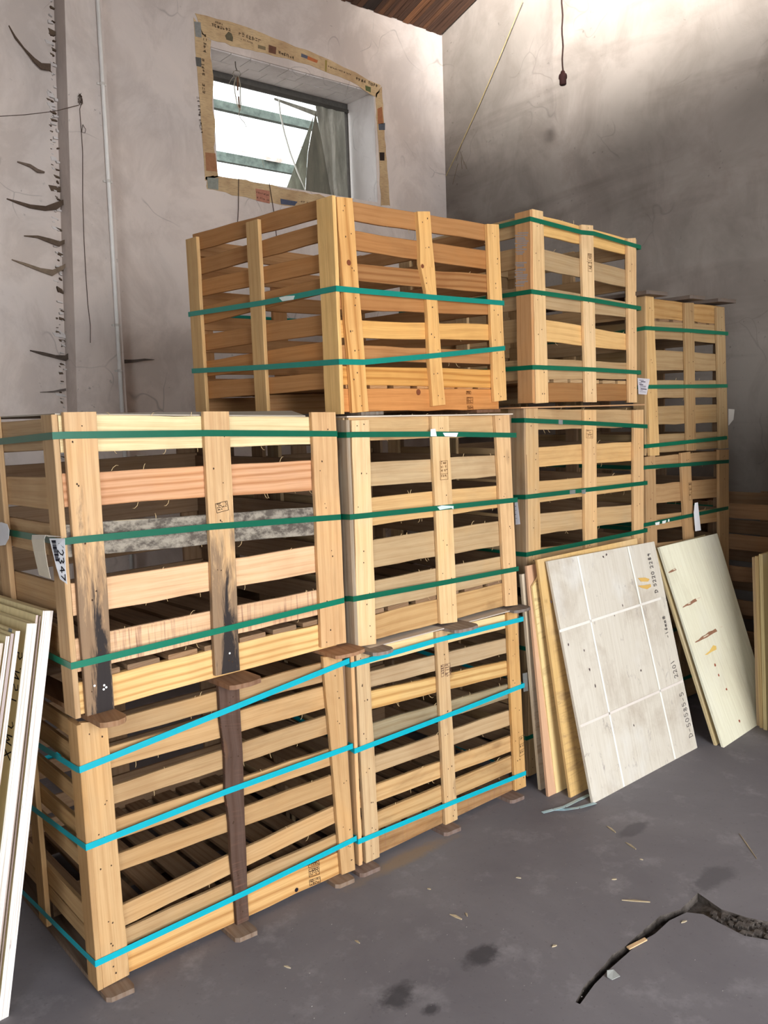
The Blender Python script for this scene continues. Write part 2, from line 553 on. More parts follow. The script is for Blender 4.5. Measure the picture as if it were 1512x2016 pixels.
def empty(name, loc=(0, 0, 0), rz=0.0):
    o = bpy.data.objects.new(name, None)
    o.empty_display_size = 0.1
    COL.objects.link(o)
    o.location = loc
    o.rotation_euler = (0, 0, rz)
    return o


def board(name, q, dv, mat, color, parent, axis='h', segs=5, jit=0.0016, ch=0.0018, wav=0.0, rnd=None):
    """sawn board: front quad q = TL,TR,BR,BL, depth dv; chamfered, edges slightly uneven. axis h: grain TL->TR, v: TL->BL"""
    rnd = rnd or R_
    TL, TR, BR, BL = [Vector(p) for p in q]
    dv = Vector(dv)
    if axis == 'h': A0, A1, B0, B1 = TL, TR, BL, BR        # A = one long edge, B = the other
    else: A0, A1, B0, B1 = TL, BL, TR, BR
    L = ((A1 - A0).length + (B1 - B0).length) / 2
    mb = MB()
    ru, rv = rnd.uniform(0, 50), rnd.uniform(0, 50)
    dn = dv.normalized(); D = dv.length
    ch = min(ch, D * 0.3)
    rings = []
    ph = rnd.uniform(0, 6.28)
    for i in range(segs + 1):
        t = i / segs
        a = A0.lerp(A1, t); b = B0.lerp(B1, t)
        x = (b - a); W = x.length; x = x / max(W, 1e-6)
        e = 0 if i in (0, segs) else 1
        a = a + x * rnd.uniform(-jit, jit) * e; b = b + x * rnd.uniform(-jit, jit) * e
        if wav: sh = x * math.sin(t * 5.0 + ph) * wav; a = a + sh; b = b + sh
        W = (b - a).length
        cs = [a + x * ch, b - x * ch, b + dn * ch, b + dn * (D - ch), b - x * ch + dv, a + x * ch + dv, a + dn * (D - ch), a + dn * ch]
        vs = [0 + ch, W - ch, W, W + D - ch, W + D, 2 * W + D, 2 * W + D + ch, 2 * W + 2 * D]
        n = len(mb.v)
        mb.v += cs
        rings.append((n, t, vs))
    for (n0, t0, v0), (n1, t1, v1) in zip(rings, rings[1:]):
        for j in range(8):
            j2 = (j + 1) % 8
            va, vb = v0[j], (v0[j2] if j2 else v0[7] + ch)
            va2, vb2 = v1[j], (v1[j2] if j2 else v1[7] + ch)
            uv = [(ru + t0 * L, rv + va), (ru + t0 * L, rv + vb), (ru + t1 * L, rv + vb2), (ru + t1 * L, rv + va2)]
            Wn = max(v0[1], 1e-4)
            al = [(t0, va / Wn), (t0, vb / Wn), (t1, vb2 / Wn), (t1, va2 / Wn)]
            mb.face([n0 + j, n0 + j2, n1 + j2, n1 + j], uv, al)
    for n, t, v in (rings[0], rings[-1]):
        idx = [n + j for j in range(8)]
        uv = [(ru + 7 + k * 0.01, rv + (k % 4) * 0.02) for k in range(8)]
        mb.face(idx, uv, [(t, 0.5)] * 8)
    return mb.build(name, mat, parent, color)


# ------------------------------------------------------------------ stroke lettering
GL = {
    '0': [[(.5, 0), (.15, .2), (.1, .6), (.4, 1), (.75, .8), (.8, .3), (.5, 0)]],
    '1': [[(.35, 1), (.5, 0)]],
    '2': [[(.1, .8), (.4, 1), (.75, .8), (.6, .45), (.1, 0), (.85, .05)]],
    '3': [[(.1, .9), (.5, 1), (.75, .8), (.4, .55), (.8, .3), (.5, 0), (.1, .1)]],
    '4': [[(.65, 0), (.6, 1), (.1, .35), (.9, .35)]],
    '5': [[(.8, 1), (.25, 1), (.2, .55), (.6, .6), (.8, .3), (.5, 0), (.1, .1)]],
    '6': [[(.7, 1), (.3, .6), (.15, .2), (.45, 0), (.75, .2), (.6, .5), (.2, .35)]],
    '7': [[(.1, 1), (.85, 1), (.4, 0)]],
    '8': [[(.5, .52), (.2, .75), (.5, 1), (.8, .78), (.5, .52), (.15, .25), (.5, 0), (.85, .25), (.5, .52)]],
    '9': [[(.75, .75), (.45, .95), (.2, .75), (.45, .5), (.75, .75), (.65, 0)]],
    'D': [[(.15, 0), (.2, 1)], [(.05, 1), (.6, .9), (.85, .5), (.55, .08), (.05, 0)]],
    '-': [[(.15, .45), (.75, .5)]],
    'm': [[(.05, 0), (.1, .55)], [(.1, .45), (.3, .58), (.38, .0)], [(.38, .45), (.65, .58), (.7, 0)]],
    '#': [[(.3, 0), (.35, 1)], [(.65, 0), (.7, 1)], [(.05, .7), (.95, .75)], [(.05, .3), (.95, .35)]],
    'A': [[(.1, 0), (.5, 1), (.85, 0)], [(.25, .4), (.75, .4)]],
    'N': [[(.1, 0), (.15, 1), (.75, 0), (.8, 1)]],
    'I': [[(.5, 1), (.45, 0)]],
    'K': [[(.15, 1), (.15, 0)], [(.8, 1), (.15, .45), (.85, 0)]],
    'S': [[(.8, .9), (.4, 1), (.2, .75), (.7, .4), (.6, .05), (.1, .1)]],
    'J': [[(.6, 1), (.65, .2), (.4, 0), (.1, .2)]],
    'M': [[(.05, 0), (.15, 1), (.45, .3), (.75, 1), (.85, 0)]],
    '.': [[(.4, 0), (.5, .08)]],
    'H': [[(.1, 0), (.1, 1)], [(.8, 0), (.8, 1)], [(.1, .5), (.8, .5)]],
    'T': [[(.5, 0), (.5, 1)], [(.05, 1), (.95, 1)]],
    'E': [[(.8, 1), (.15, 1), (.15, 0), (.8, 0)], [(.15, .5), (.65, .5)]],
    'C': [[(.85, .85), (.5, 1), (.15, .5), (.5, 0), (.85, .15)]],
    'W': [[(.02, 1), (.25, 0), (.5, .8), (.72, 0), (.98, 1)]],
    'X': [[(.1, 1), (.85, 0)], [(.85, 1), (.1, 0)]],
}


def strokes(mb, lines, o, ex, ey, n, wdt, mi=0):
    """polylines in (ex,ey) frame drawn as thin raised ribbons"""
    o, ex, ey, n = Vector(o), Vector(ex), Vector(ey), Vector(n)
    for ln in lines:
        pts = [o + ex * a + ey * b for a, b in ln]
        for a, b in zip(pts, pts[1:]):
            t = (b - a)
            if t.length < 1e-6: continue
            t.normalize(); s = n.cross(t) * wdt / 2
            a2, b2 = a - t * wdt * .3, b + t * wdt * .3
            mb.hexa([a2 - s, b2 - s, b2 + s, a2 + s], n * 0.0004, mi)


def write(mb, text, o, ex, ey, n, h, wdt, adv=0.8, jitter=0.0):
    o, ex, ey = Vector(o), Vector(ex).normalized(), Vector(ey).normalized()
    x = 0
    for chx in text:
        if chx in GL:
            jy = R_.uniform(-jitter, jitter) * h
            strokes(mb, GL[chx], o + ex * x + ey * jy, ex * h * 0.68, ey * h, n, wdt)
        x += h * adv * (0.6 if chx in ' .' else 1)
    return x


def glyph(mb, o, ex, ey, n, h, wdt, rnd):
    """one illegible printed character"""
    ls = []
    for _ in range(rnd.randint(3, 5)):
        if rnd.random() < .5:
            y = rnd.choice((.1, .35, .6, .9)); ls.append([(rnd.uniform(0, .25), y), (rnd.uniform(.65, .95), y)])
        else:
            x = rnd.choice((.15, .45, .8)); ls.append([(x, rnd.uniform(0, .3)), (x, rnd.uniform(.6, 1))])
    strokes(mb, ls, o, Vector(ex) * h * .85, Vector(ey) * h, n, wdt)


# ================================================================== SETTING
YB, XR = 3.0, 4.478           # inner faces of back and right walls
XL, YF = -4.0, -5.5
SLOPE = -0.318
ZC = lambda y: 4.721 + SLOPE * (y - YB)


def struct(o):
    o['kind'] = 'structure'
    return o


# floor with a real crack
crack_px = [(1133, 1973), (1150, 1940), (1182, 1908), (1205, 1880), (1232, 1862), (1262, 1835), (1300, 1803), (1340, 1790), (1374, 1758),
            (1376, 1764), (1352, 1796), (1318, 1812), (1290, 1838), (1258, 1856), (1232, 1880), (1200, 1908), (1170, 1938), (1142, 1977)]
pit_px = [(1352, 1797), (1377, 1765), (1420, 1790), (1470, 1806), (1515, 1815), (1580, 1830), (1585, 1862), (1515, 1851), (1465, 1842), (1418, 1818), (1385, 1800)]
loop1 = [onZ(p, 0) for p in crack_px]
loop2 = [onZ(p, 0) for p in pit_px]


def union_pit(a, b):
    # pit shares the crack's upper corner: splice the pit in after the corner so that the hole is one polygon
    i = 8
    return a[:i + 1] + [b[k] for k in (2, 3, 4, 5, 6, 7, 8, 9, 10)] + a[i + 2:]


hole = union_pit(loop1, loop2)
bm = bmesh.new()
outer = [Vector((XL, YF, 0)), Vector((XR, YF, 0)), Vector((XR, YB, 0)), Vector((XL, YB, 0))]
edges = []
for lp in (outer, hole):
    vs = [bm.verts.new(p) for p in lp]
    for i in range(len(vs)): edges.append(bm.edges.new((vs[i], vs[(i + 1) % len(vs)])))
bmesh.ops.triangle_fill(bm, use_beauty=True, use_dissolve=False, edges=edges, normal=Vector((0, 0, 1)))
me = bpy.data.meshes.new('floor')
bm.to_mesh(me); bm.free()
me.materials.append(M['floor'])
me.update()
floor = bpy.data.objects.new('floor', me)
COL.objects.link(floor)
struct(floor)
mb = MB()
k = len(hole)
cen = sum(hole, Vector()) / k
for i in range(k):
    a, b = hole[i], hole[(i + 1) % k]
    mb.quad(a + Vector((0, 0, .0)), b, b + Vector((0, 0, -.03)), a + Vector((0, 0, -.03)))
low = [p + Vector((0, 0, -.03 if i < 9 or i > 17 else -.012)) for i, p in enumerate(hole)]
n = len(mb.v); mb.v += low
for tri in tessellate_polygon([low]): mb.face([n + i for i in tri])
mb.build('crack', M['rubble'], floor)
mb = MB()
rr = random.Random(3)
for i in range(60):
    a, b = hole[9 + rr.randint(0, 4)], hole[13 + rr.randint(0, 4)]
    p = a.lerp(b, rr.uniform(.1, .9)); s = rr.uniform(.004, .012)
    mb.hexa([p + Vector((-s, -s, -.02)), p + Vector((s, -s * .6, -.02)), p + Vector((s * .7, s, -.02)), p + Vector((-s, s * .8, -.02))], (rr.uniform(-.3, .3) * s, 0, .012 + s * .6))
o = mb.build('rubble', M['rubble'], floor); o['kind'] = 'stuff'

# back wall with the window hole, 0.38 m thick
WT = 0.38
wTL, wTR, wBL = onY((415, 85), YB), onY((737, 186), YB), onY((426, 346), YB)
wx0, wx1 = (wTL.x + wBL.x) / 2, wTR.x
wz1, wz0 = (wTL.z + wTR.z) / 2, wBL.z
mb = MB()
xs = [XL - .3, wx0, wx1, XR + .35]; zt = 5.2
for (a, b, c, d) in ((xs[0], xs[1], -.1, zt), (xs[2], xs[3], -.1, zt), (xs[1], xs[2], -.1, wz0), (xs[1], xs[2], wz1, zt)):
    if c == -.1 and d == zt:
        mb.hexa([(a, YB, d), (b, YB, d), (b, YB, c), (a, YB, c)], (0, WT, 0))
    else:
        mb.hexa([(a, YB, d), (b, YB, d), (b, YB, c), (a, YB, c)], (0, WT, 0))
wall_back = struct(mb.build('wall_back', M['plaster_back']))
# whitewashed soffit and jambs, the soffit of visible bricks
mb = MB()
mb.hexa([(wx1 - .006, YB + .004, wz1), (wx1 - .006, YB + .33, wz1), (wx1 - .006, YB + .33, wz0), (wx1 - .006, YB + .004, wz0)], (.0055, 0, 0))
mb.build('plaster_jamb', M['plaster_white'], wall_back)
mb = MB()
mb.hexa([(wx0 + .006, YB + .004, wz1), (wx0 + .006, YB + .33, wz1), (wx0 + .006, YB + .33, wz0), (wx0 + .006, YB + .004, wz0)], (-.0055, 0, 0))
mb.build('plaster_jamb', M['plaster_white'], wall_back)
rb = random.Random(5)
nb = 9; bw = (wx1 - wx0 - .02) / nb
for r in range(2):
    for i in range(nb + r):
        x0 = wx0 + .01 + (i - .5 * r) * bw + .003; x1 = x0 + bw - .006
        x0 = max(x0, wx0 + .008); x1 = min(x1, wx1 - .008)
        if x1 - x0 < .03: continue
        y0 = YB + .012 + r * .155; y1 = y0 + .148
        z = wz1 - .005 - rb.uniform(0, .005)
        mb = MB(); mb.hexa([(x0, y0, z), (x1, y0, z), (x1, y1, z), (x0, y1, z)], (0, 0, .012 + wz1 - z - .008))
        mb.build('brick', M['plaster_white'], wall_back)

# pilaster
YP = 2.83
p0, p1 = onY((127, 0), YP), onY((152, 800), YP)
q0, q1 = onY((200, 0), YP), onY((250, 800), YP)
ext = lambda a, b, z: a + (b - a) * ((z - a.z) / (b.z - a.z))
mb = MB()
A, B = ext(p0, p1, 4.9), ext(p0, p1, 0); Cc, Dd = ext(q0, q1, 4.9), ext(q0, q1, 0)
mb.hexa([A, Cc, Dd, B], (0, YB - YP + .02, 0))
struct(mb.build('trim_1', M['plaster_back']))

# broken plaster coat on the wall left of the pilaster, jagged at the corner
rb = random.Random(21)
mb = MB()
zs = [4.85 - i * .055 for i in range(70)]
loop = [Vector((XL + .02, YB - .014, 4.85))]
jag = []
for z in zs:
    xe = ext(p0, p1, z).x
    px_gap = .022 + abs(rb.gauss(0, .016)) + (.03 if rb.random() < .15 else 0)
    jag.append(Vector((xe - px_gap, YB - .014, z)))
loop += jag + [Vector((XL + .02, YB - .014, zs[-1]))]
mb.prism(loop, (0, .013, 0))
mb.build('plaster_coat', M['plaster_back'], wall_back)
# lumps of fallen mortar and dirt in the crevice
for nm, prob, sz, mat, colr in (('mortar_crumbs', 1.6, (.004, .013), 'plaster_white', None), ('dirt_clots', 1.0, (.003, .011), 'dust', lin(104, 88, 74))):
    mb = MB()
    for z in zs:
        for k in range(2):
            if rb.random() < prob / 2:
                zz = z + rb.uniform(-.03, .03)
                xe = ext(p0, p1, zz).x - rb.uniform(.004, .05); s_ = rb.uniform(*sz) * (2.2 if rb.random() < .1 else 1)
                lx, lz = s_ * rb.uniform(.6, 2.4), s_ * rb.uniform(.4, 1.0); sk = rb.uniform(-.6, .6) * s_
                mb.hexa([(xe - lx, YB - .020, zz + lz + sk), (xe + lx * .6, YB - .018, zz + lz * .4), (xe + lx, YB - .018, zz - lz), (xe - lx * .7, YB - .017, zz - lz * .6 + sk)], (0, .02, 0))
    o = mb.build(nm, M[mat], wall_back, colr); o['kind'] = 'stuff'


# dusty torn tatters hanging in the corner by the pilaster
def tatter(pts_px, widths, lab, col):
    mb = MB()
    for i in range(len(pts_px) - 1):
        (xa, ya), (xb, yb) = pts_px[i], pts_px[i + 1]
        wa, wb = widths[i], widths[i + 1]
        f = lambda x, y, d=.03 : onY((x, y), YB - .017 - d)
        d0 = .012 + .03 * (i / len(pts_px)); d1 = .012 + .03 * ((i + 1) / len(pts_px))
        mb.hexa([f(xa, ya - wa / 2, d0), f(xb, yb - wb / 2, d1), f(xb, yb + wb / 2, d1), f(xa, ya + wa / 2, d0)], (0, .010, 0))
    o = mb.build('dust_tatter', M['dust'], wall_back, col)
    o['label'] = lab


tatter([(14, 391), (35, 398), (60, 406), (90, 410), (112, 405), (128, 396)], [1.5, 5, 7, 9, 15, 9], 'longest dark tatter of dust hooked like a horn beside the pilaster', lin(96, 80, 68))
tatter([(48, 464), (75, 466), (100, 474), (118, 480), (131, 474)], [1.5, 5, 9, 10, 7], 'dark tatter of dust below the longest one', lin(108, 92, 78))
tatter([(24, 511), (50, 520), (80, 531), (104, 537), (125, 526), (134, 518)], [1.5, 5, 7, 12, 9, 5], 'pale brown tatter of dust curving down to the pilaster', lin(140, 122, 104))
tatter([(60, 690), (85, 696), (110, 702), (130, 705), (136, 700)], [2, 6, 6, 11, 12], 'short brown tatter of dust low by the pilaster', lin(92, 80, 72))
tatter([(80, 772), (105, 771), (130, 767)], [1, 3, 5], 'thin tatter of dust near the top of the front crate', lin(110, 100, 94))
tatter([(18, 50), (30, 72), (48, 95), (68, 118), (82, 130), (100, 132)], [1.5, 5, 3, 9, 12, 14], 'slanting string of dust high beside the pilaster', lin(100, 84, 72))
tatter([(35, 318), (60, 326), (75, 336), (88, 339)], [2, 6, 7, 3], 'wispy tatter of dust above the longest one', lin(120, 104, 92))
tatter([(240, 712), (262, 711), (285, 708), (304, 708)], [8, 6, 4, 1], 'small tatter of dust right of the white pipe', lin(110, 100, 92))

# right wall, other walls (modelled as the room's shell)
mb = MB()
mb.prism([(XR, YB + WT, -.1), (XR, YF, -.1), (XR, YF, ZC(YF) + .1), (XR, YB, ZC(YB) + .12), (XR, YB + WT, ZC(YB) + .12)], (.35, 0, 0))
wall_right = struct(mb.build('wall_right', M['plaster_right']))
mb = MB()
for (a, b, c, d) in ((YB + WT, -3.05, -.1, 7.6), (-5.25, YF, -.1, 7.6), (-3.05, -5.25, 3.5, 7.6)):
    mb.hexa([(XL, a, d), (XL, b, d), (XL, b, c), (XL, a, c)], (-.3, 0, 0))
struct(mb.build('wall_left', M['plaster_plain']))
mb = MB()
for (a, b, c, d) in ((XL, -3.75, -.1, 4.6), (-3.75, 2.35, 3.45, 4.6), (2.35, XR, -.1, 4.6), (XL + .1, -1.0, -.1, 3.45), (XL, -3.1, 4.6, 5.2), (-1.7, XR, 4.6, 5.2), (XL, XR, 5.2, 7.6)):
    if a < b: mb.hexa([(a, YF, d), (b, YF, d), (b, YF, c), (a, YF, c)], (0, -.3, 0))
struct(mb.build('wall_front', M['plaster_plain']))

# ceiling: sloping deck with its boards
mb = MB()
mb.hexa([(XL - .3, YB + WT + .2, ZC(YB + WT + .2) + .05), (XR + .35, YB + WT + .2, ZC(YB + WT + .2) + .05), (XR + .35, YF - .3, ZC(YF - .3) + .05), (XL - .3, YF - .3, ZC(YF - .3) + .05)], (0, 0, .08))
ceiling = struct(mb.build('ceiling', M['ceiling'], None, lin(70, 48, 32)))
rb = random.Random(9)
x = 1.9
while x < XR - .02:
    wd = rb.uniform(.035, .06)
    x1 = min(x + wd, XR - .004)
    dz = rb.uniform(-.006, .004)
    t = rb.random()
    colr = lin(104, 66, 40) if t < .6 else (lin(140, 88, 46) if t < .85 else lin(62, 44, 34))
    mb = MB()
    f = lambda xx, y: Vector((xx, y, ZC(y) + dz))
    mb.hexa([f(x, 2.995), f(x1, 2.995), f(x1, 1.35), f(x, 1.35)], (0, 0, .02 - dz + .02))
    for i in range(len(mb.uv)): mb.uv[i] = [(v + x * 7, u + x * 3) for u, v in mb.uv[i]]
    mb.build('ceiling_board', M['ceiling'], ceiling, vary(colr, .25))
    x = x1 + rb.uniform(.002, .006)

# ------------------------------------------------------------------ window_1 : steel frame, torn dirty film
YW = YB + .34
win = struct(empty('window_1', ((wx0 + wx1) / 2, YW, wz0)))
wl = lambda p: Vector(p) - Vector(((wx0 + wx1) / 2, YW, wz0))
for nm, q in (('frame', [(wx0, YW, wz1), (wx1, YW, wz1), (wx1, YW, wz1 - .055), (wx0, YW, wz1 - .055)]),
              ('frame', [(wx0, YW, wz0 + .03), (wx1, YW, wz0 + .03), (wx1, YW, wz0), (wx0, YW, wz0)]),
              ('frame', [(wx1 - .035, YW, wz1 - .055), (wx1, YW, wz1 - .055), (wx1, YW, wz0 + .03), (wx1 - .035, YW, wz0 + .03)])):
    mb = MB(); mb.hexa([wl(p) for p in q], (0, .03, 0)); mb.build(nm, M['metal'], win, lin(120, 118, 114))
# rail with a lighter lower lip just under the top frame
mb = MB()
a, b = wl((wx0, YW - .02, wz1 - .05)), wl((wx1, YW - .02, wz1 - .05))
mb.hexa([a, b, b + Vector((0, 0, -.025)), a + Vector((0, 0, -.025))], (0, .018, 0))
mb.build('frame_lip', M['metal'], win, lin(88, 86, 82))


def wpx(x, y, d=0.0): return wl(onY((x, y), YW - .006 - d))


mb = MB()     # dirty film still fixed at the right, as narrow pleats
xs_t = [620, 634, 646, 654, 662, 678]; xs_b = [652, 656, 660, 666, 674, 686]
for i in range(5):
    d0, d1 = (.0, .012)[i % 2], (.012, .0)[i % 2]
    mb.hexa([wpx(xs_t[i], 200 + i * 4, d0), wpx(xs_t[i + 1], 204 + i * 4, d1), wpx(xs_b[i + 1], 405, d1), wpx(xs_b[i], 405, d0)], (0, .002, 0))
o = mb.build('film_pleats', M['film'], win, (1, 1, 1, 1))
mb = MB()
mb.hexa([wpx(540, 192, 0), wpx(640, 224, 0), wpx(640, 236, 0), wpx(540, 197, 0)], (0, .002, 0))
mb.build('film_top_edge', M['film'], win, (1, 1, 1, 1))
mb = MB()
mb.prism([wpx(618, 226, .004), wpx(606, 300, .03), wpx(600, 386, .05), wpx(562, 376, .02)], (0, .002, 0))
mb.build('film_flap', M['film'], win, (.62, .68, .62, 1))
mb = MB()
mb.prism([wpx(621, 222, .004), wpx(662, 402, .004), wpx(600.5, 388, .05), wpx(606.5, 300, .03)], (0, .002, 0))
mb.build('film_flap', M['film'], win, (.42, .40, .36, 1))
mb = MB()     # clear strip hanging in a curve
mb.tube([wpx(549, 196, .03), wpx(552, 225, .035), wpx(560, 262, .04), wpx(571, 300, .045), wpx(586, 340, .05), wpx(604, 382, .055)], [.006, .007, .008, .008, .007, .003], 6)
mb.build('film_strip', M['paper'], win, lin(205, 205, 196))

# outside: lean-to roof of rooflight sheets on steel purlins, seen through the window
shed = empty('outdoor_lean_to_roof', (3.6, 4.6, 0))
tag(shed, 'white rooflight sheets on grey steel purlins seen through the window', 'roof')
sl = lambda v: Vector(v) - Vector((3.6, 4.6, 0))
ya, yb = 4.8, 6.4
za, zb = onY((515, 232), ya).z, onY((500, 328), yb).z
zr = lambda y: za + (zb - za) * (y - ya) / (yb - ya)
for (y, hgt) in ((ya, .075), (yb, .10), (8.0, .1)):
    mb = MB()
    z = zr(y)
    for (a, b, c, d) in ((0, .012, hgt, 0), (.012, .06, .012, 0), (.012, .06, hgt, hgt - .012)):
        mb.hexa([sl((1.5, y + a, z + c)), sl((8.5, y + a, z + c)), sl((8.5, y + a, z + d)), sl((1.5, y + a, z + d))], (0, b - a, 0))
    mb.build('purlin', M['rust'], shed, lin(96, 104, 98))
for i in range(4):
    x0 = 1.6 + i * 1.7
    mb = MB()
    rows = [YB + WT + .35, 5.2, 7.0, 9.5]
    nseg = 12
    for j in range(nseg):
        xa, xb = x0 + j * 1.68 / nseg, x0 + (j + 1) * 1.68 / nseg
        ha, hb = .02 * (j % 2), .02 * ((j + 1) % 2)
        for ra, rb_ in zip(rows, rows[1:]):
            mb.quad(sl((xa, ra, zr(ra) + .12 + ha)), sl((xb, ra, zr(ra) + .12 + hb)), sl((xb, rb_, zr(rb_) + .12 + hb)), sl((xa, rb_, zr(rb_) + .12 + ha)))
    mb.build('roof_sheet', M['rooflight'], shed)
for (pa, pb) in (((482, 300), (548, 258)), ((538, 318), (600, 278))):
    A_ = onY(pa, 6.35); B_ = onY(pb, 6.9)
    mb = MB(); dx = Vector((.10, 0, 0))
    mb.hexa([sl(A_ - dx), sl(A_ + dx), sl(B_ + dx), sl(B_ - dx)], (0, .02, .09))
    mb.build('rafter', M['rust'], shed, lin(196, 176, 166))
mb = MB()
pr_ = [(546, 282), (556, 276), (566, 270), (578, 276), (590, 270), (606, 278), (600, 300), (580, 296), (564, 290)]
mb.prism([sl(onY(p, 6.7)) for p in pr_], (0, .05, 0))
mb.build('rust_patch', M['rust'], shed, lin(120, 70, 52))

mb = MB()
mb.hexa([(-25, -25, -.06), (25, -25, -.06), (25, 25, -.06), (-25, 25, -.06)], (0, 0, -.05))
struct(mb.build('ground', M['plaster_plain']))
mb = MB()
mb.hexa([(-6, 9.8, 4.2), (12, 9.8, 4.2), (12, 9.8, -.02), (-6, 9.8, -.02)], (0, .2, 0))
struct(mb.build('wall_outside', M['plaster_plain']))

# newspaper pasted round the window
rn = random.Random(17)


def torn(px_loop, n_sub=4, j=1.6):
    out = []
    for a, b in zip(px_loop, px_loop[1:] + px_loop[:1]):
        for i in range(n_sub):
            t = i / n_sub
            e = 0 if i == 0 else 1
            out.append((a[0] + (b[0] - a[0]) * t + rn.uniform(-j, j) * e, a[1] + (b[1] - a[1]) * t + rn.uniform(-j, j) * e))
    return out


def newspaper(loop, label, n_sub=5, j=1.5):
    pts = [onY(p, YB - .0025) for p in torn(loop, n_sub, j)]
    o = empty('newspaper_strip', pts[0])
    tag(o, label, 'newspaper', 'old newspaper pasted round the window')
    mb = MB(); mb.prism([p - pts[0] for p in pts], (0, .002, 0))
    mb.build('paper', M['news'], o)
    return o, pts[0]


def headline(par, org, a, b, h, hpx_dir=1):
    """row of printed characters from pixel a to pixel b, h = height in metres"""
    h = h * .8
    A_, B_ = onY(a, YB - .0029), onY(b, YB - .0029)
    ex = (B_ - A_); L = ex.length; ex.normalize(); ey = Vector((0, -1, 0)).cross(ex); ey = -ey if ey.z < 0 and abs(ey.z) > .5 else ey
    mb = MB(); x = 0
    while x < L:
        if rn.random() < .88: glyph(mb, A_ - org + ex * x, ex, ey, Vector((0, -1, 0)), h, h * .17, rn)
        x += h * 1.02
    mb.build('headline', M['print'], par, lin(70, 54, 42))


def picture(par, org, loop, col):
    mb = MB(); mb.prism([onY(p, YB - .0029) - org for p in loop], (0, .0004, 0))
    mb.build('picture', M['rubbish'], par, col)


n_top, g = newspaper([(384, 26), (470, 48), (560, 82), (650, 118), (750, 168), (742, 192), (690, 160), (610, 128), (520, 104), (470, 93), (415, 78), (398, 68)], 'brown newspaper strip pasted above the window', 4)
headline(n_top, g, (411, 50), (452, 62), .026); headline(n_top, g, (470, 69), (514, 86), .032)
headline(n_top, g, (548, 106), (578, 117), .028); headline(n_top, g, (701, 157), (744, 173), .03)
headline(n_top, g, (646, 132), (690, 148), .014); headline(n_top, g, (474, 78), (496, 86), .012); headline(n_top, g, (424, 45), (436, 49), .014)
picture(n_top, g, [(443, 70), (450, 62), (456, 66), (459, 74), (458, 82), (446, 78)], lin(104, 96, 76))
picture(n_top, g, [(529, 88), (544, 93), (543, 107), (529, 103)], lin(110, 76, 60))
picture(n_top, g, [(508, 88), (523, 92), (523, 99), (508, 95)], lin(136, 120, 92))
picture(n_top, g, [(593, 105), (606, 110), (605, 116), (593, 112)], lin(96, 98, 112))
picture(n_top, g, [(606, 110), (626, 119), (624, 124), (605, 117)], lin(190, 110, 66))
picture(n_top, g, [(719, 168), (730, 172), (730, 182), (720, 178)], lin(100, 108, 70))
picture(n_top, g, [(640, 118), (644, 119), (643, 142), (640, 140)], lin(160, 140, 80))
n_left, g = newspaper([(381, 34), (400, 66), (416, 80), (414, 110), (420, 150), (418, 200), (424, 250), (421, 290), (430, 348), (404, 356), (396, 240), (388, 130)], 'brown newspaper strip pasted left of the window', 3, 1.2)
for (a, b, h) in (((406, 104), (407, 70), .03), ((405, 185), (402, 118), .028), ((399, 262), (392, 190), .022)):
    headline(n_left, g, a, b, h)
picture(n_left, g, [(382, 42), (395, 44), (397, 74), (385, 72)], lin(142, 142, 138))
picture(n_left, g, [(385, 112), (396, 114), (397, 132), (387, 130)], lin(98, 96, 92))
picture(n_left, g, [(404, 300), (424, 302), (428, 338), (406, 336)], lin(166, 118, 84))
n_right, g = newspaper([(740, 184), (752, 170), (757, 260), (762, 330), (768, 405), (750, 405), (746, 300), (742, 240)], 'brown newspaper strip pasted right of the window', 5, 1.2)
picture(n_right, g, [(743, 214), (752, 210), (755, 244), (744, 244)], lin(168, 110, 74))
picture(n_right, g, [(745, 244), (758, 242), (758, 256), (746, 256)], lin(90, 92, 100))
picture(n_right, g, [(747, 300), (757, 300), (757, 316), (748, 316)], lin(50, 40, 34))
n_bot, g = newspaper([(405, 348), (428, 346), (520, 362), (600, 378), (668, 392), (664, 418), (600, 412), (540, 400), (470, 386), (408, 372)], 'torn newspaper strip pasted under the window', 5, 2.0)
picture(n_bot, g, [(408, 349), (430, 351), (430, 374), (409, 371)], lin(146, 148, 138))
picture(n_bot, g, [(503, 371), (531, 376), (531, 401), (505, 395)], lin(186, 128, 106))
headline(n_bot, g, (505, 380), (530, 386), .014); headline(n_bot, g, (506, 390), (530, 396), .014)
picture(n_bot, g, [(552, 391), (586, 397), (580, 405), (553, 402)], lin(84, 90, 110))
headline(n_bot, g, (592, 398), (622, 405), .016)


# ================================================================== CRATES
TB, TS = 0.017, 0.014


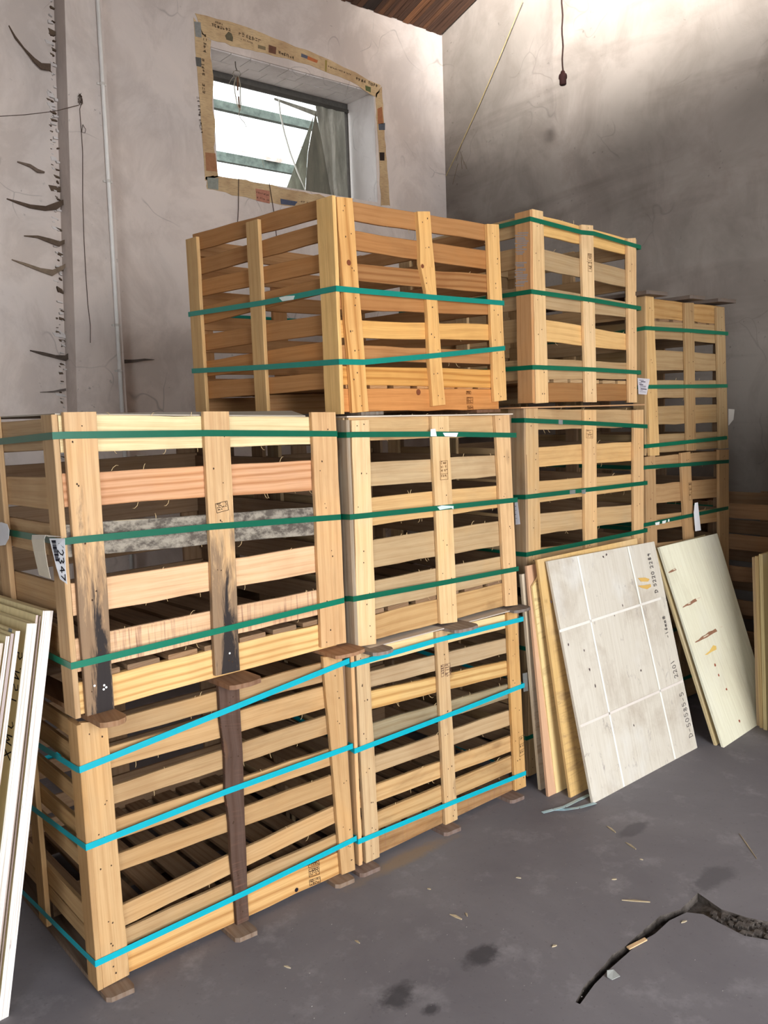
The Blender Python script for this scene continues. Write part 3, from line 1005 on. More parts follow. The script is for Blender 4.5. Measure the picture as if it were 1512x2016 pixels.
class Crate:
    def __init__(s, x0, y0, W, D, label, group, col, org, sc, ang=0.0):
        s.a = math.radians(ang)
        s.ex = Vector((math.cos(s.a), math.sin(s.a), 0)); s.ey = Vector((-math.sin(s.a), math.cos(s.a), 0))
        s.O = Vector((x0, y0, 0)); s.W, s.D = W, D
        s.org, s.sc, s.col = org, sc, col
        s.e = empty('slatted_crate', s.O, s.a)
        tag(s.e, label, 'crate', group)
        s.rnd = random.Random(hash(label) % 1000 if False else sum(map(ord, label)))
        s.zmin = .0165 if y0 < .01 and org[1] > 1000 else 0.0
        s.nails = []; s.fib = MB(); s.bat = []

    def Z(s, p): return (s.org[0] + p[0] * s.sc, s.org[1] + p[1] * s.sc)

    def F(s, p, off=0.0, raw=False):
        """front face point (u, off, z) from a picture point"""
        P = onplane(p if raw else s.Z(p), s.O + s.ey * off, s.ey) - s.O
        return Vector((P.dot(s.ex), off, P.z))

    def Lf(s, p, off=0.0, raw=False):
        P = onplane(p if raw else s.Z(p), s.O + s.ex * off, s.ex) - s.O
        return Vector((off, P.dot(s.ey), P.z))

    def world(s, v): return s.O + s.ex * v[0] + s.ey * v[1] + Vector((0, 0, v[2]))

    def c(s, k=0.1): return vary(s.col, k)

    def bc(s, k=0.15): return vary(getattr(s, 'hid', None) or lin(160, 126, 92), k)  # default darkens back, right and deck boards: interior shade put into their colour

    def batten(s, TL, TR, BR, BL, mat='wood', color=None, wav=0.0, segs=7, zbot=None, jit=.0016, name='batten'):
        q = [s.F(p) for p in (TL, TR, BR, BL)]
        if zbot is not None:
            for i, j in ((2, 1), (3, 0)):
                q[i] = q[j] + (q[i] - q[j]) * ((zbot - q[j].z) / (q[i].z - q[j].z))
        for v in q: v.z = max(v.z, s.zmin)
        o = board(name, q, (0, TB, 0), M[mat], color or (vary(s.bcol) if getattr(s, 'bcol', None) else s.c()), s.e, 'v', segs, jit, wav=wav, rnd=s.rnd)
        s.bat.append(q)
        return o

    def batten_path(s, left, right, mat='wood', color=None):
        """crooked batten from two lists of picture points"""
        mb = MB()
        rows = [(s.F(a), s.F(b)) for a, b in zip(left, right)]
        u = 0
        n = 0
        for i, (a, b) in enumerate(rows):
            mb.v += [a, b, b + Vector((0, TB, 0)), a + Vector((0, TB, 0))]
        for i in range(len(rows) - 1):
            l = (rows[i + 1][0] - rows[i][0]).length; wd = (rows[i][1] - rows[i][0]).length
            for j, (va, vb) in enumerate(((0, wd), (wd, wd + TB), (wd + TB, 2 * wd + TB), (2 * wd + TB, 2 * wd + 2 * TB))):
                j2 = (j + 1) % 4
                mb.face([i * 4 + j, i * 4 + j2, i * 4 + 4 + j2, i * 4 + 4 + j], [(u, va), (u, vb), (u + l, vb), (u + l, va)], [(0, 0)] * 4)
            u += l
        mb.face([0, 1, 2, 3]); k = (len(rows) - 1) * 4; mb.face([k, k + 1, k + 2, k + 3])
        mb.build('batten', M[mat], s.e, color or s.c())
        s.bat.append([rows[0][0], rows[0][1], rows[-1][1], rows[-1][0]])

    def slats(s, rows, mats=None, cols=None):
        """rows: ((xL, yTop, yBot), (xR, yTop, yBot)) in picture crop units; the last may be marked as runner"""
        s.fz = []
        for i, (L, Rr) in enumerate(rows):
            lt, lb = s.F((L[0], L[1]), TB), s.F((L[0], L[2]), TB)
            rt, rb = s.F((Rr[0], Rr[1]), TB), s.F((Rr[0], Rr[2]), TB)
            at = lambda a, b, u: Vector((u, TB, a.z + (b.z - a.z) * (u - a.x) / (b.x - a.x)))
            e0, e1 = .004 + s.rnd.uniform(0, .006), s.W - .004 - s.rnd.uniform(0, .006)
            q = [at(lt, rt, e0), at(lt, rt, e1), at(lb, rb, e1), at(lb, rb, e0)]
            q = [Vector((v.x, v.y + .0006, max(v.z, s.zmin))) for v in q]
            m = (mats or {}).get(i, 'wood'); cc = (cols or {}).get(i) or s.c()
            if not (cols or {}).get(i): cc = tuple(v * .90 for v in cc[:3]) + (1,)
            last = i == len(rows) - 1
            o = board('runner' if last else 'slat', q, (0, TS * (1.6 if last else 1), 0), M[m], cc, s.e, 'h', 8, .0022, rnd=s.rnd)
            s.fz.append(q)
        s.run = s.fz[-1]

    def finish(s, left=True, left_batt=None, nleft=None, bottom=None, deck_n=7, sidecol=None, lmats=None, back=True, lslats=None, fibres=26, fib_col=None):
        W, D = s.W, s.D
        zt = max(q[0].z for q in s.bat); zb = min(q[2].z for q in s.bat)
        s.zt, s.zb = zt, zb
        # left end
        lb = left_batt or [[(None, 0.0, .075)], ]
        ztl, zbl = s.bat[0][0].z, s.bat[0][3].z
        for v0, bw in ((0.0, s.lbw), (D * .5 - .04, .075), (D - .085, .08)):
            t = ztl + s.rnd.uniform(-.006, .004); b = zbl + s.rnd.uniform(-.004, .004)
            du = .0 if v0 else getattr(s, 'lshift', 0.0)
            board('batten', [(-TB + du, v0 + bw, t), (-TB, v0, t), (-TB, v0, b), (-TB + du, v0 + bw, b)], (TB - .0005, 0, 0), M['wood_grey' if (v0 == 0 and getattr(s, 'lgrey', False)) else 'wood'],
                  (s.lcol if v0 == 0 and getattr(s, 'lcol', None) else (vary(s.bcol) if getattr(s, 'bcol', None) else s.c())), s.e, 'v', 6, rnd=s.rnd)
        src = [(q[0].z, q[3].z, q[0].z, q[3].z) for q in s.fz]
        if lslats:
            src = []
            for (A, B) in lslats:      # A far end, B near end: (x, ytop, ybot)
                a1, a2 = s.Lf((A[0], A[1])), s.Lf((A[0], A[2])); b1, b2 = s.Lf((B[0], B[1])), s.Lf((B[0], B[2]))
                f = lambda p, q_, v: p.z + (q_.z - p.z) * (v - p.y) / (q_.y - p.y)
                src.append((f(a1, b1, 0), f(a2, b2, 0), f(a1, b1, D), f(a2, b2, D)))
            src.append((s.fz[-1][0].z, s.fz[-1][3].z, s.fz[-1][0].z, s.fz[-1][3].z))
        v0, v1 = TB + TS * 1.7, D - TB - TS - .002
        for i, (t0, b0, t1, b1) in enumerate(src[:-1]):
            j = 0 if lslats else s.rnd.uniform(-.006, .006)
            board('slat', [(0.001, v1, t1 + j), (0.001, v0, t0 + j), (0.001, v0, b0 + j), (0.001, v1, b1 + j)], (TS, 0, 0), M[(lmats or {}).get(i, 'wood')], s.c(), s.e, 'h', 6, .002, rnd=s.rnd)
        # right end
        for v0_, bw in ((TB + .003, .06), (D * .5 - .04, .075), (D - .085, .08)):
            t = s.bat[-1][1].z; b = s.bat[-1][2].z
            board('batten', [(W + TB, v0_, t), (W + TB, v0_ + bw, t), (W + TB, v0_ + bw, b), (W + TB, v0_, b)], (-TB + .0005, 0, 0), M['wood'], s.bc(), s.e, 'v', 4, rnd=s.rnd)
        for q in s.fz[:-1]:
            t, b = q[1].z, q[2].z
            j = s.rnd.uniform(-.006, .006)
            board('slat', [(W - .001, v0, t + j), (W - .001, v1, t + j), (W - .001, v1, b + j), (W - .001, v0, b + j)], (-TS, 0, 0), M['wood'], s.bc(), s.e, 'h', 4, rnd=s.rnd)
        # back
        for u0, bw in ((.0, .085), (W * .5 - .04, .08), (W - .085, .085)):
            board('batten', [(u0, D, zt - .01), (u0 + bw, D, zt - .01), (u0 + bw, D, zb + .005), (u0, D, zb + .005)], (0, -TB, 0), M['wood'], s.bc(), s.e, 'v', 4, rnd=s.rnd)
        for k_, q in enumerate(s.fz):
            j = s.rnd.uniform(-.008, .008) if k_ < len(s.fz) - 1 else 0
            t = (q[0].z + q[1].z) / 2 + j; b = (q[2].z + q[3].z) / 2 + j
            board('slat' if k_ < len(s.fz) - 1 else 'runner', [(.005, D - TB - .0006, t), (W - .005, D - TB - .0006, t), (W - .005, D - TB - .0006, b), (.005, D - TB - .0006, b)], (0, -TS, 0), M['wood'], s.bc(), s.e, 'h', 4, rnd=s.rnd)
        # pallet deck on the runners
        if deck_n:
            r = s.run
            up = getattr(s, 'upside', False)
            t0, t1 = (r[3].z, r[2].z) if up else (r[0].z, r[1].z)
            zz = lambda u: t0 + (t1 - t0) * (u / W)
            dh = -.016 if up else .016
            pitch = (W - 2 * TS - .02) / deck_n
            for i in range(deck_n):
                u0 = TS + .01 + i * pitch + s.rnd.uniform(0, .008); u1 = u0 + pitch - .022 - s.rnd.uniform(0, .012)
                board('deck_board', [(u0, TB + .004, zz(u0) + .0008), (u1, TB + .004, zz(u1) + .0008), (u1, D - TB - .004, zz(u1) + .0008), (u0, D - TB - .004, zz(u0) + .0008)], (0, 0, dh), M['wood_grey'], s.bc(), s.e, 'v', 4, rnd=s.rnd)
            rt, rb = (r[0].z + r[1].z) / 2, (r[2].z + r[3].z) / 2
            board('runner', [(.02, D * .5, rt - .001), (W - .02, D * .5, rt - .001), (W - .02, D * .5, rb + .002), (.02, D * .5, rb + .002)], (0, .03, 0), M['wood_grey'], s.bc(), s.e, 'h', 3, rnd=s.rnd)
        # nails at the crossings
        mb = MB()
        for q in s.bat:
            for fq in s.fz:
                for k_ in range(2):
                    t = s.rnd.uniform(.2, .8); ww = s.rnd.uniform(.2, .8)
                    zc = fq[0].z * (1 - ww) + fq[3].z * ww
                    h = (q[0].z - zc) / max(q[0].z - q[3].z, 1e-4)
                    if not .01 < h < .99: continue
                    a, b = q[0].lerp(q[3], h), q[1].lerp(q[2], h)
                    p = a.lerp(b, t); rr_ = s.rnd.uniform(.0018, .003)
                    loop = [p + Vector((rr_ * math.cos(g), -.0006, rr_ * s.rnd.uniform(.8, 1.6) * math.sin(g))) for g in (0, 1.05, 2.1, 3.14, 4.2, 5.25)]
                    n_ = len(mb.v); mb.v += loop; mb.face(list(range(n_, n_ + 6)))
        if mb.v:
            o = mb.build('nails', M['print'], s.e, lin(70, 52, 40)); o['kind'] = 'stuff'
        # frayed fibres along the sawn edges
        mb = MB()
        for i in range(fibres):
            q = s.rnd.choice(s.fz[:-1]); t = s.rnd.uniform(.14, .95)
            dn = s.rnd.random() < .5
            a = (q[3].lerp(q[2], t) if dn else q[0].lerp(q[1], t)) + Vector((0, .002, 0))
            sg = -1 if dn else 1; ln = s.rnd.uniform(.006, .022); bx = s.rnd.uniform(-.7, .7)
            mb.tube([a, a + Vector((bx * ln * .35, -.002, sg * ln * .45)), a + Vector((bx * ln * 1.0, -.003, sg * ln * .75)), a + Vector((bx * ln * 1.5, -.004, sg * ln * .7))], [.0009, .0008, .0006, .0003], 3, cap=False)
        if fibres:
            o = mb.build('frayed_fibres', M['rubbish'], s.e, fib_col or lin(214, 184, 136)); o['kind'] = 'stuff'
        return s

    def strap(s, front, left, col, left_corner=True, wdt=.0195, end_right=True):
        """band round the crate; front = picture points left to right, left = picture points far to near on the end face"""
        pf = [s.F(p, -.0018) for p in front]
        corner = Vector((-TB - .0018, -.0018, pf[0].z))
        pl = [s.Lf(p, -TB - .0018) for p in left]
        pl = [p for p in pl if p.y > .02]
        far_z = pl[0].z if pl else pf[0].z
        if pl and pl[0].y < s.D:
            last = pl[0]; nx = pl[1] if len(pl) > 1 else corner
            far_z = last.z + (last.z - nx.z) / max(last.y - nx.y, .05) * (s.D - last.y)
            far_z = max(last.z - .08, min(last.z + .08, far_z))
        far = Vector((-TB - .0018, s.D + .0018, far_z))
        sl_ = (pf[-1].z - pf[-2].z) / (pf[-1].x - pf[-2].x)
        rc = Vector((s.W + TB + .0018, -.0018, pf[-1].z + sl_ * (s.W + TB - pf[-1].x)))
        br = Vector((s.W + TB + .0018, s.D + .0018, (rc.z + far_z) / 2))
        if pf[0].x < .01: pf = pf[1:] if len(pf) > 2 else pf
        if pf[-1].x > s.W - .01: pf = pf[:-1]
        path = [far] + pl + [corner] + [p for p in pf if p.x > .01] + [rc, br]
        cen_ = Vector((s.W / 2, s.D / 2, 0))
        mb = MB()
        hh = Vector((0, 0, wdt / 2))
        N = len(path)
        ring = []
        for p in path:
            n_ = len(mb.v)
            outv = Vector((0, 0, 0))
            if p.x < -.01: outv.x = -1
            elif p.x > s.W + .01: outv.x = 1
            if p.y < 0: outv.y = -1
            elif p.y > s.D: outv.y = 1
            o_ = outv * .0011
            mb.v += [p + hh + o_, p - hh + o_, p - hh, p + hh]
            ring.append(n_)
        for i in range(N):
            a, b = ring[i], ring[(i + 1) % N]
            for j in range(4):
                j2 = (j + 1) % 4
                mb.face([a + j, a + j2, b + j2, b + j])
        return mb.build('strap', M['strap'], s.e, col)


PALE, ORNG, TAN, OLIVE = lin(222, 188, 140), lin(212, 152, 84), lin(214, 176, 128), lin(196, 160, 108)
CYAN, GREEN, TEAL = lin(8, 164, 180), lin(4, 92, 68), lin(8, 128, 112)
CG = 'strapped slatted pine crates'

# --- B1 bottom front crate
c = Crate(0.003, 0.0, .932, .93, 'front bottom-row pine crate with bright cyan straps and one dark old middle batten', CG, lin(216, 172, 114), (0, 1250), .50265)
c.lbw = .075
c.batten((316, 345), (420, 335), (508, 1330), (406, 1388))
c.batten((856, 200), (938, 200), (978, 1140), (930, 1160), mat='wood_bark', color=lin(86, 66, 56), jit=.004)
c.batten((1266, 88), (1340, 82), (1393, 925), (1340, 940))
c.slats([((430, 335, 407), (1270, 108, 184)), ((438, 440, 524), (1280, 200, 284)), ((447, 590, 664), (1292, 310, 388)), ((457, 724, 802), (1302, 442, 510)),
         ((470, 855, 927), (1312, 545, 622)), ((495, 1053, 1137), (1325, 665, 732)), ((505, 1146, 1212), (1332, 774, 842)), ((510, 1216, 1350), (1337, 845, 950))],
        mats={7: 'wood_cathedral', 5: 'wood', 1: 'wood'}, cols={7: lin(206, 164, 108)})
c.finish(deck_n=8, fibres=24)
c.strap([(325, 525), (870, 303), (1345, 110)], [(165, 440), (300, 525)], CYAN)
c.strap([(345, 830), (890, 612), (1368, 440)], [(130, 680), (335, 830)], CYAN)
c.strap([(400, 1277), (960, 1010), (1398, 795)], [(90, 1008), (370, 1277)], CYAN)
B1 = c

# --- B2
c = Crate(0.985, 0.006, .905, .92, 'bottom-row pine crate with cyan straps, second from the front', CG, lin(220, 184, 134), (640, 1160), .29101, .8)
c.lbw = .075; c.lcol = lin(214, 172, 124)
c.batten((212, 435), (300, 430), (373, 1845), (280, 1880))
c.batten((752, 288), (828, 270), (900, 1580), (816, 1602))
c.batten((1235, 150), (1300, 142), (1362, 1340), (1287, 1365), color=lin(198, 156, 100))
c.slats([((300, 390, 508), (1235, 165, 262)), ((312, 555, 665), (1240, 330, 432)), ((325, 690, 808), (1246, 480, 580)), ((330, 905, 1030), (1252, 640, 736)),
         ((342, 1130, 1245), (1262, 815, 917)), ((352, 1325, 1440), (1275, 985, 1092)), ((360, 1510, 1625), (1280, 1120, 1232)), ((368, 1640, 1812), (1290, 1290, 1387))],
        mats={3: 'wood_grey', 7: 'wood_bark', 2: 'wood_cathedral', 5: 'wood_grey', 6: 'wood_grey'},
        cols={3: lin(150, 136, 108), 7: lin(160, 124, 84), 2: lin(206, 170, 112), 5: lin(196, 160, 112), 6: lin(186, 152, 106), 0: lin(226, 198, 148)})
c.finish(deck_n=8, fibres=34)
c.strap([(200, 507), (760, 345), (1312, 208)], [(118, 498), (150, 503)], CYAN)
c.strap([(215, 1090), (790, 870), (1332, 655)], [(160, 1070), (180, 1080)], CYAN)
c.strap([(255, 1695), (870, 1440), (1352, 1245)], [(225, 1690), (235, 1692)], CYAN)
B2 = c

# --- M1
c = Crate(0.0, -0.004, .955, .93, 'front middle-row pine crate with green straps and black mould at the foot of its battens', CG, lin(218, 178, 128), (0, 780), .46296, 2.6)
c.lbw = .075
c.batten((270, 68), (411, 66), (488, 1328), (372, 1362), mat='wood_black', color=lin(204, 168, 126))
c.batten((866, 65), (975, 65), (1022, 1165), (918, 1190), mat='wood_black', color=lin(206, 170, 126))
c.batten((1325, 68), (1428, 68), (1474, 1048), (1368, 1070), color=lin(206, 166, 120))
c.slats([((415, 82, 236), (1330, 88, 206)), ((430, 320, 462), (1335, 272, 400)), ((447, 535, 672), (1345, 470, 588)), ((465, 772, 908), (1355, 635, 748)),
         ((485, 1000, 1138), (1362, 822, 928)), ((487, 1182, 1316), (1366, 967, 1078))],
        mats={2: 'wood_mold', 1: 'wood_cathedral', 5: 'wood_cathedral', 3: 'wood', 4: 'wood_saw'},
        cols={0: lin(226, 206, 160), 1: lin(206, 158, 120), 3: lin(222, 182, 142), 4: lin(222, 184, 146), 5: lin(226, 186, 126)})
c.finish(deck_n=7, fibres=44, lslats=[((20, 108, 236), (250, 90, 225)), ((45, 342, 462), (250, 345, 486)), ((55, 520, 640), (250, 548, 690)), ((80, 752, 870), (260, 800, 932)), ((100, 910, 1010), (280, 995, 1130))])
c.strap([(275, 166), (880, 157), (1430, 160)], [(0, 193), (240, 170)], GREEN)
c.strap([(320, 612), (900, 555), (1448, 514)], [(40, 580), (300, 612)], GREEN)
c.strap([(355, 1136), (960, 990), (1478, 864)], [(212, 1103), (330, 1136)], lin(6, 112, 86))
M1 = c

# --- M2
c = Crate(1.014, 0.015, .868, .92, 'middle-row pine crate with green straps, second from the front', CG, lin(216, 182, 132), (640, 780), .27778, 1.2)
c.lbw = .08; c.lcol = lin(158, 142, 122); c.lgrey = True
c.batten((190, 172), (314, 168), (365, 1755), (234, 1775), color=lin(226, 192, 146))
c.batten((756, 142), (878, 142), (940, 1600), (822, 1615), color=lin(220, 186, 138))
c.batten((1207, 138), (1308, 132), (1367, 1480), (1282, 1490), color=lin(214, 176, 130))
c.slats([((314, 150, 312), (1210, 135, 284)), ((328, 468, 640), (1222, 418, 568)), ((340, 720, 918), (1230, 630, 790)), ((352, 1020, 1212), (1242, 885, 1060)),
         ((362, 1305, 1510), (1252, 1135, 1305)), ((366, 1545, 1720), (1260, 1325, 1492))], cols={0: lin(196, 162, 116), 5: lin(188, 152, 104), 2: lin(204, 166, 114)},
        mats={5: 'wood_grey'})
c.finish(deck_n=6, fibres=40)
c.strap([(205, 272), (800, 268), (1320, 276)], [(88, 275), (170, 272)], lin(5, 92, 68))
c.strap([(215, 852), (830, 790), (1332, 737)], [(125, 855), (150, 852)], lin(5, 92, 68))
c.strap([(220, 1434), (860, 1318), (1356, 1225)], [(155, 1437), (170, 1434)], lin(5, 92, 68))
M2 = c

# --- T2 top orange crate
c = Crate(1.016, 0.045, .905, .92, 'orange-toned topmost pine crate with teal straps in front of the window', CG, lin(204, 140, 72), (340, 360), .44312, 4.6)
c.lbw = .085; c.hid = lin(206, 150, 90); c.lcol = lin(224, 182, 118); c.bcol = lin(222, 178, 114)
c.batten((728, 62), (800, 68), (872, 1015), (800, 1022), color=lin(218, 168, 104), mat='wood_cathedral')
c.batten_path([(1088, 127), (1098, 250), (1100, 360), (1126, 480), (1134, 600), (1140, 780), (1150, 900), (1156, 992)],
              [(1143, 127), (1152, 250), (1165, 380), (1172, 480), (1182, 600), (1194, 780), (1204, 900), (1212, 985)], color=lin(220, 172, 108))
c.batten((1398, 182), (1450, 185), (1485, 965), (1430, 972), color=lin(222, 176, 114))
c.slats([((803, 84, 168), (1395, 185, 258)), ((815, 215, 300), (1400, 300, 386)), ((828, 360, 436), (1405, 408, 486)), ((845, 492, 566), (1415, 520, 585)),
         ((852, 612, 690), (1420, 630, 700)), ((860, 724, 790), (1425, 745, 806)), ((865, 815, 900), (1428, 830, 912)), ((870, 914, 1016), (1432, 916, 1006))],
        mats={6: 'wood_cathedral', 7: 'wood', 2: 'wood_cathedral'}, cols={6: lin(206, 152, 82), 7: lin(196, 134, 76), 4: lin(216, 166, 98)})
c.finish(deck_n=7, fibres=8, lslats=[((110, 222, 298), (650, 72, 155)), ((120, 335, 407), (655, 180, 262)), ((125, 432, 505), (665, 312, 395)), ((135, 548, 625), (672, 420, 490)),
                                     ((142, 672, 745), (690, 580, 668)), ((150, 790, 858), (695, 702, 790)), ((160, 882, 960), (710, 842, 915))])
c.strap([(835, 480), (1150, 508), (1455, 533)], [(80, 583), (400, 533), (735, 477)], TEAL)
c.strap([(850, 797), (1160, 768), (1467, 735)], [(100, 835), (420, 818), (740, 798)], TEAL)
T2 = c

# --- M3 middle row, third
c = Crate(2.003, 0.06, .885, .9, 'middle-row pine crate with green straps behind the leaning plywood, third from the front', CG, lin(212, 174, 120), (960, 380), .36508)
c.lbw = .09; c.lcol = lin(160, 134, 104); c.lgrey = True
ZB3 = .874
c.batten((205, 1162), (273, 1160), (289, 2000), (210, 2000), zbot=ZB3)
c.batten((522, 1170), (588, 1170), (592, 1930), (528, 1930), zbot=ZB3, color=lin(214, 176, 128))
c.batten((790, 1170), (842, 1168), (842, 1880), (790, 1880), zbot=ZB3, color=lin(206, 168, 122))
c.slats([((275, 1165, 1278), (790, 1170, 1262)), ((278, 1370, 1476), (790, 1340, 1445)), ((283, 1555, 1666), (790, 1515, 1602)), ((287, 1730, 1842), (790, 1678, 1770)),
         ((290, 1915, 2020), (790, 1848, 1925)), ((290, 2044, 2118), (790, 1930, 1993))], cols={1: lin(206, 166, 112), 2: lin(198, 162, 112)})
c.finish(deck_n=6, fibres=30)
c.strap([(212, 1225), (560, 1242), (842, 1258)], [(135, 1227), (195, 1225)], lin(5, 88, 64))
c.strap([(215, 1638), (560, 1598), (842, 1565)], [(140, 1640), (200, 1638)], lin(5, 88, 64))
c.strap([(235, 1945), (560, 1880), (842, 1822)], [(155, 1945), (220, 1945)], lin(5, 84, 62))
M3 = c

# --- T3 top row, third
c = Crate(2.134, 0.12, .79, .86, 'tall pale topmost pine crate with green straps and a greyish scuff on its left post', CG, lin(214, 176, 122), (960, 380), .36508)
c.lbw = .088; c.hid = lin(206, 170, 120); c.lcol = lin(196, 148, 100)
c.batten((240, 86), (300, 99), (330, 1130), (262, 1135), color=lin(222, 186, 136))
c.batten((508, 170), (570, 175), (590, 1128), (530, 1128), color=lin(226, 192, 146))
c.batten((755, 245), (800, 242), (807, 1130), (765, 1130), color=lin(220, 182, 134))
c.slats([((302, 125, 230), (752, 243, 332)), ((308, 305, 416), (752, 415, 508)), ((315, 510, 626), (755, 588, 672)), ((322, 682, 802), (758, 762, 848)),
         ((328, 895, 1004), (762, 915, 1003)), ((335, 1022, 1128), (765, 1032, 1122))], cols={0: lin(222, 178, 112), 3: lin(218, 176, 116), 5: lin(150, 108, 66)})
c.finish(deck_n=6, fibres=8)
c.strap([(252, 143), (508, 212), (572, 218), (798, 285)], [(65, 180), (228, 146)], lin(6, 98, 70))
c.strap([(255, 533), (560, 577), (802, 618)], [(90, 553), (232, 537)], lin(6, 98, 70))
c.strap([(272, 940), (570, 952), (808, 967)], [(110, 950), (250, 941)], lin(6, 98, 70))
T3 = c

# --- T4 top row, last (stands upside down: pallet on top)
c = Crate(2.968, 0.10, .772, .85, 'upside-down crate with its pallet on top, last of the row by the wall', CG, OLIVE, (960, 380), .36508)
c.lbw = .07
c.batten((850, 555), (897, 560), (928, 1415), (877, 1418), color=lin(206, 168, 114))
c.batten((1065, 592), (1113, 592), (1125, 1388), (1078, 1390))
c.batten((1237, 615), (1278, 615), (1300, 1375), (1255, 1380))
c.upside = True
c.slats([((905, 690, 786), (1240, 710, 810)), ((912, 845, 956), (1243, 870, 960)), ((920, 1008, 1105), (1248, 1010, 1100)), ((925, 1150, 1250), (1252, 1140, 1236)),
         ((928, 1300, 1400), (1253, 1285, 1375)), ((905, 572, 676), (1237, 610, 706))], cols={5: lin(176, 138, 88)}, mats={5: 'wood_grey'})
c.finish(deck_n=6, fibres=6)
c.strap([(852, 728), (1085, 742), (1283, 757)], [(812, 735), (845, 729)], lin(6, 98, 70))
c.strap([(866, 1045), (1100, 1043), (1290, 1040)], [], lin(6, 98, 70))
c.strap([(872, 1364), (1100, 1340), (1302, 1318)], [], lin(6, 98, 70))
T4 = c

# --- M4
c = Crate(2.942, 0.10, .82, .85, 'crate under the upside-down one with a white tag on its green strap', CG, lin(200, 158, 106), (960, 380), .36508)
c.lbw = .07
ZB4 = .636
c.batten((851, 1424), (905, 1415), (916, 1890), (860, 1890), zbot=ZB4)
c.batten((1045, 1402), (1095, 1395), (1115, 1850), (1065, 1850), zbot=ZB4)
c.batten((1248, 1385), (1302, 1383), (1302, 1830), (1250, 1830), zbot=ZB4)
c.slats([((905, 1420, 1490), (1248, 1390, 1456)), ((910, 1570, 1672), (1250, 1540, 1640)), ((913, 1735, 1816), (1250, 1700, 1772)), ((916, 1890, 1990), (1250, 1840, 1925)),
         ((918, 2070, 2190), (1250, 1990, 2095))])
c.finish(deck_n=6, fibres=6)
c.strap([(860, 1479), (1090, 1463), (1302, 1447)], [], lin(5, 84, 62))
c.strap([(862, 1787), (1080, 1742), (1302, 1697)], [], lin(5, 84, 62))
M4 = c


# --- crates that are mostly hidden by the leaning sheets: built from plain measures
def plain_crate(x0, y0, W, D, z0, H, label, col, ns=6, straps=2, scol=GREEN):
    c = Crate(x0, y0, W, D, label, CG, col, (0, 0), 1)
    c.lbw = .075
    for u in (0, W / 2 - .04, W - .08):
        q = [Vector((u, 0, z0 + H)), Vector((u + .08, 0, z0 + H)), Vector((u + .08, 0, z0)), Vector((u, 0, z0))]
        board('batten', q, (0, TB, 0), M['wood'], c.c(), c.e, 'v', 4, rnd=c.rnd); c.bat.append(q)
    c.fz = []
    hs = .085; p = (H - .11 - .02) / ns
    for i in range(ns + 1):
        zt = z0 + H - .004 - i * p if i < ns else z0 + .1
        zb = zt - (hs if i < ns else .098)
        q = [Vector((.004, TB + .0006, zt)), Vector((W - .004, TB + .0006, zt)), Vector((W - .004, TB + .0006, zb)), Vector((.004, TB + .0006, zb))]
        board('slat' if i < ns else 'runner', q, (0, TS, 0), M['wood'], c.c(), c.e, 'h', 5, rnd=c.rnd); c.fz.append(q)
    c.run = c.fz[-1]
    c.finish(deck_n=5, fibres=0)
    for i in range(straps):
        z = z0 + H * (.22 + .5 * i)
        mb = MB(); a = TB + .0018
        P = [(-a, -.0018), (W + a, -.0018), (W + a, D + .0018), (-a, D + .0018)]
        for (xa, ya), (xb, yb_) in zip(P, P[1:] + P[:1]):
            mb.hexa([(xa, ya, z + .0095), (xb, yb_, z + .0095), (xb, yb_, z - .0095), (xa, ya, z - .0095)], ((.001 if xa == xb else 0), (.001 if ya == yb_ else 0), 0))
        mb.build('strap', M['strap'], c.e, scol)
    return c


B3 = plain_crate(2.003, 0.075, .885, .9, .017, .82, 'bottom-row crate mostly hidden by the leaning plywood sheets, third from the front', lin(196, 156, 106))
B4 = plain_crate(2.945, 0.11, .80, .84, .017, .588, 'low bottom-row crate hidden behind the farther pair of plywood sheets', lin(196, 156, 106))
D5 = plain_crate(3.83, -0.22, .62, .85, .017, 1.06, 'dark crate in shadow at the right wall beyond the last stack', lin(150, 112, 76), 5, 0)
# unseen tall sheets added right of the frame to shade the end of the row
for i, lab in enumerate(('front one of four tall sheets added to cast shade just outside the right of the picture', 'second of four tall sheets added to cast shade just outside the right of the picture',
                         'third of four tall sheets added to cast shade just outside the right of the picture', 'rear one of four tall sheets added to cast shade just outside the right of the picture')):
    o = empty('added_shade_sheet', (3.06 + .02 * i, -.72 + .045 * i, 0)); tag(o, lab, 'plywood', 'tall sheets added outside the right of the picture for their shade')
    mb = MB(); mb.prism([(0, 0, 0), (1.22, 0, 0), (1.22, .05, 1.66 - .02 * i), (0, .05, 1.66 - .02 * i)], (0, .018, 0), 0, 1)
    mb.build('panel', [M['ply_worn'], M['ply_edge']], o, lin(196, 180, 150))

# stain and scuff details on particular boards
mb = MB()       # white screw heads on the mouldy batten
for (x, y) in ((186, 1350), (205, 1349), (209, 1353), (204, 1357)):
    P = M1.F((x, y), -.001, True)
    mb.lathe(P, (0, -1, 0), [(.0034, 0), (.0034, .0012), (.002, .002)], 8)
P = M1.F((452, 1286), -.001, True); mb.lathe(P, (0, -1, 0), [(.0034, 0), (.0034, .0012), (.002, .002)], 8)
mb.build('screw_heads', M['paper'], M1.e, lin(240, 240, 236))['kind'] = 'stuff'
mb = MB()       # grey scuff on T3's left post
rs = random.Random(8)
for i in range(26):
    y = 458 + i * 4.1 + rs.uniform(-1, 1)
    x0 = 1013 + rs.uniform(0, 6); x1 = 1042 - rs.uniform(0, 14)
    if 500 < y < 515: continue
    mb.quad(T3.Lf((x0, y), -TB - .0006, True), T3.Lf((x1, y - .8), -TB - .0006, True), T3.Lf((x1, y + 2.4), -TB - .0006, True), T3.Lf((x0, y + 2.6), -TB - .0006, True))
mb.build('paint_scuff', M['paper'], T3.e, lin(160, 146, 138))


